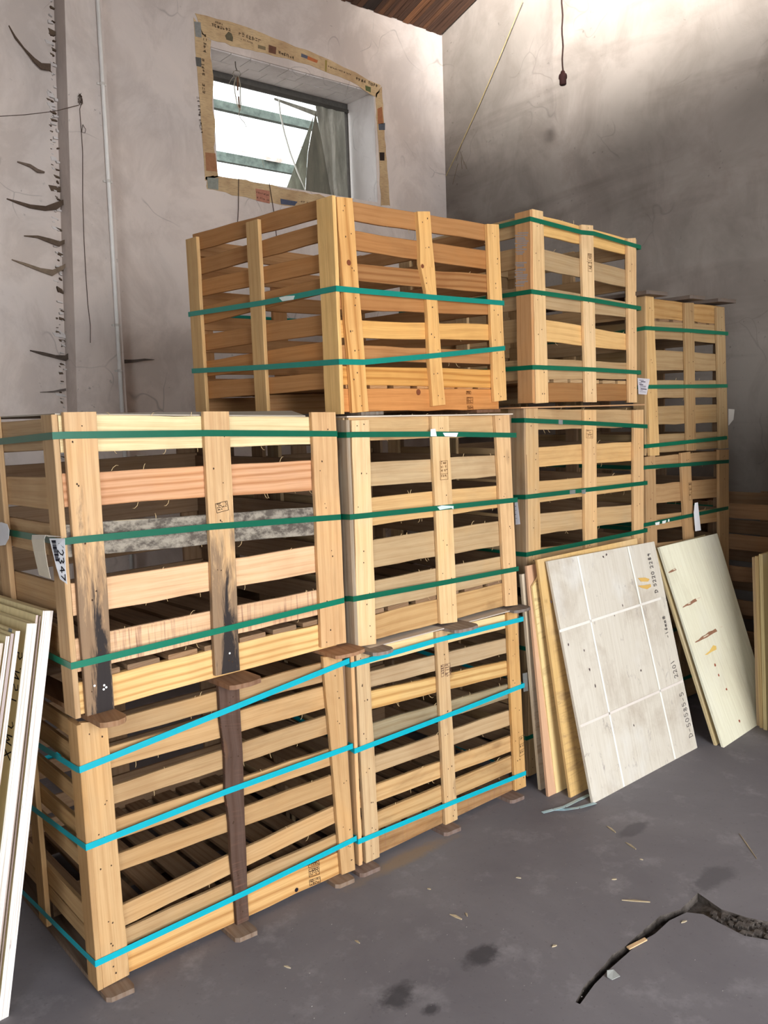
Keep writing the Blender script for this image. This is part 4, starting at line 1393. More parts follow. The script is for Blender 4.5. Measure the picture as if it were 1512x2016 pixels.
# printed stamps (too worn to read) on the boards
def stamp(cr, px0, px1, px3, cells, seed, col=lin(62, 46, 38)):
    """framed stamp: px0 top-left, px1 top-right, px3 bottom-left; cells = divider positions along px0->px3"""
    A_, B_, D_ = [cr.F(p, -.0006 if cells[0] == 'b' else TB - .0002, True) for p in (px0, px1, px3)]
    ex, ey = B_ - A_, D_ - A_
    mb = MB(); r = random.Random(seed); N_ = Vector((0, -1, 0)); wd = .0016
    lines = [[(0, 0), (1, 0)], [(1, 0), (1, 1)], [(1, 1), (0, 1)], [(0, 1), (0, 0)]] + [[(0, t), (1, t)] for t in cells[1:]]
    strokes(mb, lines, A_, ex, ey, N_, wd)
    ts = [0] + list(cells[1:]) + [1]
    for a, b in zip(ts, ts[1:]):
        for k_ in range(max(1, int((b - a) / .22))):
            y0 = a + .06 + k_ * .2
            x_ = .12
            while x_ < .85:
                if r.random() < .8: strokes(mb, [[(x_, y0), (x_ + r.uniform(.03, .1), y0 + r.uniform(.02, .12))], [(x_, y0 + .08), (x_ + .08, y0 + r.uniform(.0, .1))]], A_, ex, ey, N_, wd * 1.1)
                x_ += r.uniform(.1, .2)
    mb.build('stamp', M['print'], cr.e, col)


stamp(B1, (606, 1699), (627, 1693), (608, 1709), ('s',), 1)
stamp(B1, (608, 1712), (628, 1706), (609, 1727), ('s', .25), 2)
stamp(B1, (609, 1733), (630, 1726), (610, 1744), ('s', .3), 3)
stamp(M1, (424, 992), (447, 986), (427, 1010), ('b',), 4)
stamp(M2, (866, 908), (881, 907), (867, 945), ('b', .68), 5, lin(120, 88, 58))
stamp(B2, (868, 1310), (873, 1308), (869, 1333), ('b',), 6, lin(120, 92, 74))
stamp(B2, (875, 1308), (886, 1305), (877, 1331), ('b', .75), 7, lin(120, 92, 74))
stamp(T2, (918, 770), (927, 770), (918, 776), ('s',), 8, lin(110, 66, 34))
stamp(T2, (919, 782), (931, 782), (919, 795), ('s', .5), 9, lin(110, 66, 34))
stamp(T2, (920, 799), (931, 799), (921, 807), ('s',), 10, lin(110, 66, 34))
stamp(T3, (1157, 499), (1165, 500), (1157, 512), ('b',), 11, lin(120, 90, 62))
stamp(T3, (1158, 515), (1165, 516), (1158, 534), ('b', .4), 12, lin(120, 90, 62))
stamp(M3, (1154, 846), (1167, 847), (1154, 862), ('b', .5), 13, lin(120, 90, 62))
stamp(M4, (1356, 950), (1361, 949), (1357, 985), ('b', .3, .6), 14, lin(110, 82, 56))
stamp(B2, (1022, 1452), (1032, 1446), (1023, 1490), ('b', .4, .7), 15, lin(96, 74, 48))
mb = MB()      # black hole in the runner of the front crate
mb.lathe(B1.F((584, 1752), TB - .0008, True), (0, 1, 0), [(.0075, 0), (.0075, .0006)], 10)
mb.build('knot_hole', M['print'], B1.e, lin(30, 26, 34))
mb = MB()      # knots of the orange crate
mb.lathe(T2.F((824, 772), TB - .0008, True), (0, 1, 0), [(.012, 0), (.012, .0006)], 12)
mb.lathe(T2.F((687, 517), -.0012, True), (0, 1, 0), [(.010, 0), (.010, .0006)], 12)
mb.lathe(T2.F((832, 524), -.0012, True), (0, 1, 0), [(.008, 0), (.008, .0006)], 12)
mb.build('knots', M['rubbish'], T2.e, lin(120, 66, 40))


# ------------------------------------------------------------------ spacer boards under the crates
def spacer(px, z, th, wd, dep, label, group, col, out=.07, yfront=None, ang=0.0, clip=0.012):
    """plank offcut lying front to back; px = its front top-left corner in the photo"""
    P = onZ(px, z + th)
    o = empty('spacer_board', (P.x, P.y, z), math.radians(ang))
    tag(o, label, 'board', group)
    q = [(0, 0, th), (wd, 0, th), (wd, dep, th), (0, dep, th)]
    mb = MB()
    mb.prism([(clip, 0, 0), (wd - .006, -.004, 0), (wd, clip, 0), (wd, dep, 0), (0, dep, 0), (0, clip, 0)], (0, 0, th))
    for i in range(len(mb.uv)): mb.uv[i] = [(b + P.x * 3, a + P.y * 3) for a, b in mb.uv[i]]
    mb.build('plank', M['wood_grey'], o, col)
    return o


SB = lin(132, 114, 100)
GS = 'spacer boards under the crates'
spacer((212, 1968), 0, .015, .085, .9, 'brown spacer board on the floor under the near corner of the front crate', GS, SB)
spacer((466, 1850), 0, .015, .08, .9, 'brown spacer board on the floor under the dark batten of the front crate', GS, SB)
spacer((664, 1744), 0, .015, .08, .9, 'brown spacer board on the floor under the far corner of the front crate', GS, SB)
spacer((712, 1722), 0, .015, .09, .9, 'brown spacer board on the floor under the near corner of the second bottom crate', GS, lin(124, 106, 98))
spacer((878, 1641), 0, .015, .085, .9, 'brown spacer board on the floor under the middle of the second bottom crate', GS, lin(124, 106, 98))
spacer((1008, 1577), 0, .015, .08, .9, 'brown spacer board on the floor under the far corner of the second bottom crate', GS, lin(124, 106, 98))


def zpair(low, up, u):
    zt = min(low.world((u, 0, 0)).z + max(q[0].z for q in low.bat), 9)
    return zt


def spacer_between(low, up, pxl, pxr, label, col, out=.09, th=None):
    """board clamped between two stacked crates, its place read from the upper crate's foot"""
    ua, ub = up.F(pxl, 0, True).x, up.F(pxr, 0, True).x
    r = up.run
    um = min(max((ua + ub) / 2, 0), up.W)
    zf = r[3].z + (r[2].z - r[3].z) * um / up.W          # foot of the upper crate there
    bf = min(q[2].z for q in up.bat if abs((q[0].x + q[1].x) / 2 - um) < .12) if any(abs((q[0].x + q[1].x) / 2 - um) < .12 for q in up.bat) else zf
    z1 = min(zf, bf) - .0008
    lw = low.world((0, 0, 0)); uo = up.world((um, 0, 0))
    lu = (uo - low.O).dot(low.ex)
    tops = [q for q in low.bat]
    tz = max(max(q[0].z, q[1].z) for q in tops if abs((q[0].x + q[1].x) / 2 - lu) < .2) if any(abs((q[0].x + q[1].x) / 2 - lu) < .2 for q in tops) else max(q[0].z for q in tops)
    th = th or max(.012, min(.022, z1 - tz))
    P = up.world((ua, -out, z1 - th))
    o = empty('spacer_board', P, up.a)
    tag(o, label, 'board', GS)
    wd = ub - ua
    mb = MB()
    mb.prism([(.014, 0, 0), (wd * .55, -.008, 0), (wd - .012, .0, 0), (wd, .02, 0), (wd, .85, 0), (0, .85, 0), (0, .012, 0)], (0, 0, th))
    for i in range(len(mb.uv)): mb.uv[i] = [(b + P.x * 3, a + P.y * 3) for a, b in mb.uv[i]]
    mb.build('plank', M['wood_grey'], o, col)
    return o, z1 - th, z1


sp = {}
sp['a'] = spacer_between(B1, M1, (172, 1405), (226, 1395), 'weathered spacer board clamped on the near corner of the front bottom crate', lin(150, 116, 88))
sp['b'] = spacer_between(B1, M1, (424, 1335), (488, 1318), 'split spacer board clamped above the dark old batten', lin(134, 102, 80))
sp['c'] = spacer_between(B1, M1, (632, 1280), (690, 1262), 'weathered spacer board clamped on the far corner of the front bottom crate', lin(160, 122, 92))
sp['d'] = spacer_between(B2, M2, (706, 1275), (746, 1264), 'grey spacer board under the near corner of the second middle crate', lin(136, 124, 116))
sp['e'] = spacer_between(B2, M2, (866, 1232), (912, 1220), 'grey spacer board under the middle batten of the second middle crate', lin(136, 124, 116))
sp['f'] = spacer_between(B2, M2, (994, 1200), (1026, 1192), 'grey spacer board under the far corner of the second middle crate', lin(120, 110, 104), .06)
sp['g'] = spacer_between(M2, T2, (712, 812), (756, 810), 'grey spacer board under the near corner of the orange crate', lin(120, 110, 100), .01, .012)
sp['h'] = spacer_between(M2, T2, (940, 808), (985, 806), 'brown spacer board under the far corner of the orange crate', lin(120, 88, 66), .01, .012)
for (pa, pb, lab) in (((1258, 580), (1297, 577), 'first of three small boards lying on top of the last crate'), ((1344, 590), (1371, 588), 'middle one of three small boards lying on top of the last crate'), ((1400, 602), (1432, 600), 'farthest of three small boards lying on top of the last crate')):
    A_ = T4.F(pa, 0, True); B_ = T4.F(pb, 0, True)
    zt = max(max(q[0].z, q[1].z) for q in T4.bat)
    P = T4.world((A_.x, -.05, zt + .001))
    o = empty('spacer_board', P); tag(o, lab, 'board', GS)
    mb = MB(); wd = B_.x - A_.x
    mb.prism([(.01, 0, 0), (wd, .0, 0), (wd, .8, 0), (0, .8, 0), (0, .01, 0)], (0, 0, .018))
    mb.build('plank', M['wood_grey'], o, lin(104, 92, 84))


# ------------------------------------------------------------------ thin cover sheets on top of crates
def cover(pts, th, label, col, mat='ply_dusty'):
    o = empty('cover_sheet', pts[0]); tag(o, label, 'board', 'thin cover sheets on the crates')
    mb = MB(); mb.prism([Vector(p) - Vector(pts[0]) for p in pts], (0, 0, th), 0, 1)
    mb.build('sheet', [M[mat], M['ply_edge']], o, col)
    return o


z = M1.zt - .012
zs_ = [M1.fz[0][0].z, M1.fz[0][1].z]
W1 = M1.world
cover([W1((.003, .025, zs_[0] + .001)), W1((.86, .025, zs_[1] + .004)), W1((.905, .16, zs_[1] + .022)), W1((.9, .9, zs_[1] + .02)), W1((.003, .9, zs_[0] + .001))], .004, 'thin grey cover sheet on the front middle crate, its right corner lifted', lin(176, 166, 150))
zm = M2.fz[0][0].z; zm2 = M2.fz[0][1].z
W2 = M2.world
cover([W2((.003, .02, zm + .001)), W2((M2.W - .004, -.006, zm2 + .001)), W2((M2.W - .004, .9, zm2 + .001)), W2((.003, .9, zm + .001))], .005, 'pale thin cover sheet under the orange crate', lin(214, 198, 180))
W3 = M3.world
z3 = max(q[0].z for q in M3.bat) + .001
cover([W3((-.05, -.012, z3)), W3((M3.W - .02, -.012, z3 - .008)), W3((M3.W - .02, .88, z3 - .008)), W3((-.05, .88, z3))], .006, 'brown cover sheet under the tall pale crate', lin(186, 142, 100), 'ply_clean')
zq, zq2 = max(B2.bat[0][0].z, B2.fz[0][0].z), max(B2.bat[2][0].z, B2.fz[0][1].z)
W4 = B2.world
cover([W4((.06, -.012, zq + .001)), W4((B2.W - .02, -.012, zq2 + .001)), W4((B2.W - .02, .88, zq2 + .001)), W4((.06, .88, zq + .001))], .004, 'grey cover sheet on the second bottom crate', lin(196, 184, 170))


# ================================================================== LEANING PLYWOOD
def sheet(corners, th, label, mat, col, ecol, group, name='plywood_sheet'):
    """leaning sheet; corners BL, BR, TR, TL of its front face"""
    c = [Vector(p) for p in corners]
    n_ = (c[1] - c[0]).cross(c[3] - c[0]).normalized()      # towards the viewer
    o = empty(name, c[0]); tag(o, label, 'plywood', group)
    mb = MB()
    q = [c[0], c[1], c[2], c[3]]
    if len(c) > 4: q = c
    loc = [p - c[0] for p in q]
    mb.prism(loc, -n_ * th, 0, 1)
    for i in range(len(mb.uv)):
        if mb.mi[i] == 0: mb.uv[i] = [(v + c[0].x * 3, u + c[0].y * 5) for u, v in mb.uv[i]]
    mb.build('panel', [M[mat], M['ply_edge']], o, col)
    return o, n_, c[0]


GP = 'plywood sheets leaning on the far crates'
eBL, eBR = onZ((1168, 1582), 0), onZ((1373, 1472), 0)
eTL, eTR = onY((1078, 1105), -.044), onY((1288, 1066), -.039)
E_, nE, oE = sheet([eBL, eBR, eTR, eTL], .012, 'large worn plywood sheet with pale tape lines and pencilled numbers', 'worn', lin(206, 194, 172), lin(214, 182, 128), GP) if False else sheet([eBL, eBR, eTR, eTL], .012, 'large worn plywood sheet with pale tape lines and pencilled numbers', 'ply_worn', lin(203, 195, 181), lin(214, 182, 128), GP)


def onE(px, off=.0006):
    return onplane(px, eBL + nE * off, nE) - oE


def tape(p0, p1, wpx, col=lin(236, 232, 220)):
    mb = MB()
    a, b = onE(p0), onE(p1)
    t = (b - a).normalized(); s_ = nE.cross(t) * wpx
    mb.hexa([a - s_, b - s_, b + s_, a + s_], nE * .0003)
    mb.build('tape_line', M['paper'], E_, col)


Z4 = lambda x, y: (980 + x * .35185, 1000 + y * .35185)
tape(Z4(447, 272), Z4(707, 1560), .0055); tape(Z4(728, 215), Z4(993, 1405), .0062)
tape(Z4(345, 690), Z4(912, 505), .0055, lin(222, 216, 206)); tape(Z4(462, 1222), Z4(1035, 968), .0055, lin(216, 206, 196))
up = (eTL - eBL).normalized(); rt = (eBR - eBL).normalized()


def handw(text, p0, p1):
    mb = MB()
    a, b = onE(p0, .0007), onE(p1, .0007)
    ex = (b - a); L = ex.length; ex.normalize(); ey = nE.cross(ex)
    n_ = len(text); h = min(L / (n_ * .78), .036)
    write(mb, text, a, ex, ey, nE, h, .0025, L / n_ / h, .06)
    mb.build('pencil_number', M['print'], E_, lin(70, 64, 66))


handw('D 5220 2289', Z4(898, 472), Z4(848, 230))
handw('-16mm#', Z4(960, 724), Z4(934, 600))
handw('2201', Z4(1010, 945), Z4(984, 842))
handw('D-50585-5', Z4(1092, 1278), Z4(1035, 1020))
mb = MB()
for loop in ([(1256, 1138), (1270, 1137), (1279, 1140), (1276, 1145), (1262, 1145)], [(1256, 1153), (1270, 1152), (1281, 1150), (1282, 1155), (1274, 1160), (1262, 1157)]):
    mb.prism([onE(p, .0006) for p in loop], nE * .0003)
mb.build('paint_daub', M['paper'], E_, lin(206, 166, 92))
mb = MB()
rs = random.Random(4)
for (x, y, r_) in ((1161, 1318, .006), (1119, 1269, .004), (1172, 1350, .005), (1248, 1428, .004), (1210, 1212, .003), (1188, 1096, .005), (1194, 1092, .005), (1226, 1192, .004), (1085, 1185, .006), (1150, 1280, .004), (1262, 1320, .004)):
    c0 = onE((x, y), .0006)
    mb.prism([c0 + up * r_ * 1.5 * math.sin(g) * rs.uniform(.5, 1.3) + rt * r_ * math.cos(g) * rs.uniform(.5, 1.2) for g in (0, .9, 1.8, 2.7, 3.6, 4.5, 5.4)], nE * .0003)
mb.build('dark_smears', M['print'], E_, lin(84, 70, 70))['kind'] = 'stuff'

# four narrower glimpses: sheets behind the large one, each farther left
for (pb, pt, yt, wd, th, lab, mat, col, extra) in (
        (Z4(408, 1622), Z4(220, 290), -.022, .74, .012, 'plywood sheet with flame-like brown grain right behind the large worn sheet', 'ply_flame', lin(206, 170, 112), 0),
        (Z4(312, 1590), Z4(194, 440), -.008, .74, .010, 'yellowish plywood sheet with a clipped corner, third of the leaning pile', 'ply_flame', lin(222, 196, 140), 1),
        (Z4(296, 1622), Z4(162, 325), .014, .72, .012, 'reddish brown plywood sheet, fourth of the leaning pile', 'ply_clean', lin(200, 160, 128), 0),
        (Z4(240, 1580), Z4(134, 372), .031, .72, .014, 'stained pale plywood sheet nearest the crates, leftmost of the leaning pile', 'ply_flame', lin(196, 178, 152), 0)):
    b = onZ(pb, 0.0005); t = onY(pt, yt)
    if extra: b = b + Vector((0, -.016, 0))
    elif yt > 0 and yt < .02: b = b + Vector((0, .012, 0))
    r_ = Vector((1, .004, 0)).normalized()
    if extra:
        u_ = (t - b)
        corners = [b, b + r_ * wd, b + r_ * wd + u_ * 1.06, b + r_ * .07 + u_ * 1.06, t]
    else:
        corners = [b, b + r_ * wd, t + r_ * wd, t]
    sheet(corners, th, lab, mat, col, None, GP)

GQ = 'second pair of leaning plywood sheets'
gBL, gBR = onZ((1425, 1472), 0), onZ((1510, 1415), 0)
gTL, gTR = onY((1298, 1077), .045), onY((1412, 1050), .045)
k_ = (gTR - gTL).length
gBR = gBL + (gBR - gBL).normalized() * k_
G_, nG, oG = sheet([gBL, gBR, gTR, gTL], .012, 'pale plywood sheet with three torn splits and rust-red dots, half in shade', 'ply_clean', lin(226, 222, 198), None, GP)
b = onZ((1410, 1468), 0.0005); t = onY((1287, 1080), .068)
rG = (gBR - gBL).normalized() * k_
sheet([b, b + rG, t + rG, t], .012, 'second sheet close behind the split pale plywood', 'ply_clean', lin(190, 170, 128), None, GP)


def onG(px, off=.0006): return onplane(px, gBL + nG * off, nG) - oG


rs = random.Random(14)
upG = (gTL - gBL).normalized(); rtG = (gBR - gBL).normalized()
for (a, b) in ((Z4(955, 362), Z4(1112, 285)), (Z4(1035, 556), Z4(1205, 463)), (Z4(1105, 752), Z4(1280, 650))):
    A_, B_ = onG(a), onG(b)
    t = (B_ - A_).normalized(); s_ = nG.cross(t)
    mb = MB(); mb2 = MB()
    L = (B_ - A_).length; N_ = 9
    topl, botl = [], []
    for i in range(N_ + 1):
        p = A_.lerp(B_, i / N_); w_ = .008 * math.sin(math.pi * (i + .3) / (N_ + .6)) + .0015
        topl.append(p + s_ * w_ * rs.uniform(.6, 1.3)); botl.append(p - s_ * w_ * rs.uniform(.6, 1.3))
    mb.prism(topl + botl[::-1], nG * .0004)
    mb.build('split', M['rubbish'], G_, lin(150, 108, 84))
    for i in range(5):
        p = A_.lerp(B_, rs.uniform(.1, .85)); l_ = rs.uniform(.012, .03)
        mb2.hexa([p, p + t * l_, p + t * l_ + s_ * .004, p + s_ * .005], nG * rs.uniform(.003, .006))
    mb2.build('splinters', M['rubbish'], G_, lin(228, 214, 190))['kind'] = 'stuff'
mb = MB()
for (x, y) in (Z4(1216, 879), Z4(1236, 936), Z4(1280, 1014), Z4(1352, 1192)):
    c0 = onG((x, y)); r_ = .0085
    mb.prism([c0 + upG * r_ * math.sin(g) * rs.uniform(.6, 1.2) + rtG * r_ * math.cos(g) * rs.uniform(.6, 1.2) for g in (0, .9, 1.8, 2.7, 3.6, 4.5, 5.4)], nG * .0003)
mb.build('rust_dots', M['rubbish'], G_, lin(150, 74, 48))['kind'] = 'stuff'
mb = MB()
mb.prism([onG(Z4(*p)) for p in ((1158, 822), (1185, 800), (1205, 768), (1222, 772), (1224, 792), (1195, 806), (1172, 822))], nG * .0003)
mb.build('paint_daub', M['paper'], G_, lin(222, 186, 104))

# bundle of sheets at the right edge of the picture
r0 = onZ((1510, 1438), 0)
for i, (dx, dy, h, cc) in enumerate(((0, 0, .895, lin(190, 172, 126)), (.012, .026, .88, lin(176, 150, 104)), (.03, .050, .87, lin(170, 144, 110)))):
    p = r0 + Vector((dx, dy, 0)); u_ = Vector((-.004, .036, h))
    sheet([p, p + Vector((.48, .0, 0)), p + Vector((.48, 0, 0)) + u_, p + u_], .018, ('front plywood sheet standing at the right edge of the picture', 'middle plywood sheet standing at the right edge of the picture', 'rear plywood sheet standing at the right edge of the picture')[i], 'ply_worn', cc, None, GP)

# ------------------------------------------------------------------ stack of sheets at the left, leaning on the front crate's end
GL_ = 'offcut sheets stacked at the left'
rs = random.Random(30)
# (foot x, top x, top z, front y, thickness, edge colour, label)
stackd = [
    (-.268, -.052, 1.142, .092, .030, lin(236, 228, 220), 'thick white-edged sheet at the right of the left stack, nearest the crate'),
    (-.278, -.062, 1.128, .094, .004, lin(150, 132, 124), 'thin sheet next to the thick white-edged one in the left stack'),
    (-.290, -.073, 1.134, .088, .006, lin(196, 178, 170), 'second thin sheet beside the thick white-edged one in the left stack'),
    (-.325, -.106, 1.120, .066, .028, lin(234, 230, 218), 'cream-edged sheet with black handwriting down its face in the left stack'),
    (-.378, -.146, 1.112, .036, .012, lin(226, 214, 206), 'white-edged sheet just left of the handwriting in the left stack'),
    (-.392, -.159, 1.108, .034, .008, lin(176, 160, 156), 'pale sheet second left of the handwriting in the left stack'),
    (-.407, -.173, 1.104, .032, .010, lin(222, 210, 204), 'white-edged sheet third left of the handwriting in the left stack'),
    (-.430, -.192, 1.090, .024, .009, lin(210, 196, 184), 'low pale sheet fourth left of the handwriting in the left stack'),
    (-.449, -.208, 1.084, .020, .010, lin(222, 212, 206), 'low white-edged sheet fifth left of the handwriting in the left stack'),
    (-.480, -.230, 1.076, .010, .012, lin(226, 216, 200), 'low sheet sixth left of the handwriting in the left stack'),
    (-.515, -.255, 1.070, .0, .012, lin(220, 206, 180), 'outermost yellow-faced sheet of the left stack'),
]
left_objs = []
for (fx, tx, tz, y0, th, ec, lab) in stackd:
    d = Vector((-.10, .995, 0))
    b = Vector((fx, y0, .0)); t = Vector((tx, y0 - .005, tz))
    u_ = t - b
    n_ = d.cross(u_).normalized()
    if n_.x > 0: n_ = -n_
    L = .62 + rs.uniform(-.03, .03)
    o = empty('plywood_offcut', b); tag(o, lab, 'plywood', GL_)
    mb = MB()
    q = [Vector((0, 0, 0)), u_, u_ + d * L, d * L]
    mb.prism(q, -n_ * th, 0, 1)
    mb.build('panel', [M['ply_clean'], M['ply_edge']], o, lin(226, 208, 160) if th > .005 else lin(200, 186, 164))
    # edge strip keeps the white of the trimmed edge
    mb = MB()
    e0, e1 = d * -.0012, d * .0002
    mb.hexa([e0, e0 - n_ * th, e0 - n_ * th + u_, e0 + u_], d * .0012)
    for i in range(len(mb.uv)): mb.uv[i] = [(b2 + fx * 9, a2 + fx * 5) for a2, b2 in mb.uv[i]]
    mb.build('trimmed_edge', M['ply_edge'], o, ec)
    left_objs.append((o, b, u_, d, n_))
o, b, u_, d, n_ = left_objs[3]
mb = MB()
uu = u_.normalized(); L = u_.length
wr = random.Random(2)
write(mb, '5.NSI', uu * (L * .93) + d * .006 + n_ * .0006, -uu, d, n_, .040, .0036, .86, .08)
mb.build('handwriting', M['print'], o, lin(36, 32, 34))
mb = MB()
write(mb, 'JMX', uu * (L * .76) + d * .006 + n_ * .0006, -uu, d, n_, .044, .0038, .9, .08)
mb.build('handwriting', M['print'], o, lin(36, 32, 34))
# scraps of grey tape and splinters on the tops of the stack
for (o, b, u_, d, n_), yy in ((left_objs[4], .02), (left_objs[7], .03), (left_objs[1], .01)):
    mb = MB()
    p = u_ * 1.0 + d * yy
    mb.hexa([p + n_ * .0003 - u_ * .06, p + n_ * .0003 + Vector((0, 0, .002)), p + n_ * .0003 + d * .022 + Vector((0, 0, .002)), p + n_ * .0003 + d * .024 - u_ * .05], n_ * .0004)
    mb.build('tape_scrap', M['paper'], o, lin(128, 130, 128))

# ================================================================== TAGS, LABELS, CLUTTER
def ribbon(mb, pts, half, n_):
    for (a, b), (ha, hb) in zip(zip(pts, pts[1:]), zip(half, half[1:])):
        mb.hexa([a - ha, b - hb, b + hb, a + ha], n_)


# big paper tag looped over the strap on the front middle crate
def tl(x, y, off=.0): return M1.world(M1.Lf((x, y), -TB - .006 - off, True))


tg = empty('paper_tag', tl(92, 1056)); tag(tg, 'long white bar-code tag numbered 42347 looped over the green strap', 'tag')
T0 = tl(92, 1056)
mb = MB()
lp = [(tl(62, 1062, .03), tl(87, 1062, .034)), (tl(66, 1085, .04), tl(89, 1085, .044)), (tl(72, 1112, .038), tl(94, 1115, .042)), (tl(77, 1132, .03), tl(100, 1140, .034))]
rp = [(tl(97, 1060, .02), tl(127, 1060, .012)), (tl(103, 1085, .026), tl(128, 1085, .014)), (tl(111, 1118, .022), tl(129, 1118, .012)), (tl(118, 1140, .016), tl(132, 1150, .008))]
top = [(tl(60, 1058, .012), tl(84, 1054, .02)), (tl(64, 1053, .004), tl(92, 1051, .01)), (tl(95, 1055, .004), tl(126, 1058, .006))]


def strip(mb, rows):
    for (a, b), (c_, d_) in zip(rows, rows[1:]):
        mb.hexa([a - T0, b - T0, d_ - T0, c_ - T0], Vector((.0006, 0, .0)))


strip(mb, [lp[0]] + lp[1:]); mb.build('tag_back', M['paper'], tg, lin(226, 214, 192))
mb = MB(); strip(mb, rp); mb.build('tag_face', M['paper'], tg, lin(236, 236, 240))
mb = MB(); strip(mb, [(lp[0][0], lp[0][1]), (tl(63, 1053, .02), tl(90, 1053, .026)), (rp[0][0] + Vector((0, 0, .004)), rp[0][1] + Vector((0, 0, .004)))]); mb.build('tag_fold', M['paper'], tg, lin(226, 218, 204))
mb = MB()
exd = (rp[3][1] - rp[0][1]).normalized(); acr = (rp[0][1] - rp[0][0]).normalized(); nn = acr.cross(exd); nn = nn if nn.x < 0 else -nn
for i, chx in enumerate('42347'):
    t = .12 + i * .168
    seg = min(int(t * 3), 2); f_ = t * 3 - seg
    e0 = rp[seg][1].lerp(rp[seg + 1][1], f_); s0 = rp[seg][0].lerp(rp[seg + 1][0], f_)
    wv_ = (s0 - e0)
    strokes(mb, GL[chx], e0 + wv_ * .52 - T0 + nn * .0012, exd * .021, -wv_ * .44, nn, .0036)
mb.build('tag_number', M['print'], tg, lin(30, 28, 34))
mb = MB()
for i in range(22):
    t = .06 + i * .022
    seg = min(int(t * 3), 2); f_ = t * 3 - seg
    e0 = rp[seg][1].lerp(rp[seg + 1][1], f_); s0 = rp[seg][0].lerp(rp[seg + 1][0], f_)
    w_ = s0 - e0
    a = e0 + w_ * .58 - T0 + nn * .0012; b_ = e0 + w_ * .84 - T0 + nn * .0012
    strokes(mb, [[(0, 0), (1, 0)]], a, b_ - a, exd, nn, R_.choice((.0012, .0022, .003)))
mb.build('bar_code', M['print'], tg, lin(40, 38, 48))


def flat_tag(name, cr, face, loop, off, label, col, cat='tag', marks=0, seed=1):
    f = (lambda p: cr.world(cr.F(p, -off, True))) if face == 'f' else (lambda p: cr.world(cr.Lf(p, -TB - off, True)))
    pts = [f(p) for p in loop]
    N_ = -cr.ey if face == 'f' else -cr.ex
    o = empty(name, pts[0]); tag(o, label, cat)
    mb = MB(); mb.prism([p - pts[0] for p in pts], -N_ * .0008)
    mb.build('paper', M['paper'], o, col)
    if marks:
        mb = MB(); r = random.Random(seed)
        ex = (pts[1] - pts[0]); ey = (pts[-1] - pts[0])
        for i in range(marks):
            y = .12 + .8 * i / marks; x = r.uniform(.1, .3)
            strokes(mb, [[(x, y), (x + r.uniform(.2, .5), y)]], N_ * .0002, ex, ey, N_, r.choice((.0015, .0025, .004)))
        mb.build('print', M['print'], o, lin(70, 70, 84))
    return o


flat_tag('paper_tag', M1, 'l', [(-12, 1034), (2, 1028), (14, 1032), (18, 1044), (17, 1060), (10, 1073), (-12, 1076)], .02, 'round-cornered white tag at the left edge of the picture', lin(222, 220, 222))
flat_tag('paper_tag', M3, 'l', [(1013, 983), (1018, 982), (1024, 1032), (1015, 1033)], .012, 'narrow white tag hanging between the second and third stacks', lin(222, 220, 224), marks=5)
flat_tag('adhesive_label', T4, 'l', [(1255, 744), (1279, 746), (1273, 777), (1257, 776)], .01, 'small printed white label behind the tall pale crate', lin(226, 226, 236), 'label', 9, 3)
flat_tag('paper_tag', M4, 'f', [(1368, 990), (1374, 989), (1380, 1044), (1369, 1046), (1366, 1010)], .02, 'bright white tag hanging on the strap of the far crate', lin(236, 236, 240))
o = empty('paper_tag', onX((1434, 805), 3.762)); tag(o, 'grey paper tag at the shaded right side of the last crate', 'tag')
mb = MB(); A0 = onX((1434, 805), 3.762); mb.prism([onX(p, 3.762) - A0 for p in ((1434, 805), (1446, 806), (1444, 826), (1434, 838))], (.001, 0, 0)); mb.build('paper', M['paper'], o, lin(190, 186, 180))
lab_s = [((848, 845), (857, 844), (860, 859), (848, 859)), ((872, 852), (902, 852), (899, 860), (876, 859))]
for lp_ in lab_s:
    mb = MB(); mb.prism([M2.F(p, -.0042, True) for p in lp_], (0, .0008, 0)); mb.build('torn_label', M['paper'], M2.e, lin(226, 226, 232))
mb = MB(); mb.prism([M2.F(p, -.0042, True) for p in ((861, 998), (870, 995), (893, 996), (893, 1003), (889, 1000), (866, 1004))], (0, .0008, 0)); mb.build('torn_label', M['paper'], M2.e, lin(196, 210, 206))
mb = MB(); mb.prism([T2.Lf(p, -TB - .0042, True) for p in ((549, 586), (562, 583), (580, 582), (577, 590), (556, 593))], (.0008, 0, 0)); mb.build('torn_label', M['paper'], T2.e, lin(214, 222, 214))
for (cr, pts) in ((M3, [(1100, 826), (1108, 827), (1108, 836), (1100, 835)]), (M3, [(1122, 965), (1133, 964), (1133, 972), (1122, 973)]), (M3, [(1145, 965), (1153, 963), (1153, 972), (1146, 972)])):
    mb = MB(); mb.prism([cr.F(p, -.0045, True) for p in pts], (0, .0012, 0)); mb.build('strap_seal', M['metal'], cr.e, lin(176, 180, 178))
mb = MB(); P = B2.W + TB + .004; mb.hexa([B2.F((1029, 1326), .0, True), B2.F((1038, 1324), .0, True), B2.F((1040, 1360), .0, True), B2.F((1031, 1362), .0, True)], (0, .002, 0)); mb.build('strap_seal', M['metal'], B2.e, lin(150, 152, 150))
for pp in ([(1290, 1029), (1299, 1027), (1298, 1033), (1291, 1034)], [(1304, 1026), (1312, 1024), (1310, 1030), (1304, 1031)], [(1316, 1022), (1318, 1022), (1318, 1027), (1315, 1027)]):
    mb = MB(); mb.prism([M4.F(p, -.0045, True) for p in pp], (0, .0008, 0)); mb.build('torn_label', M['paper'], M4.e, lin(216, 220, 216))

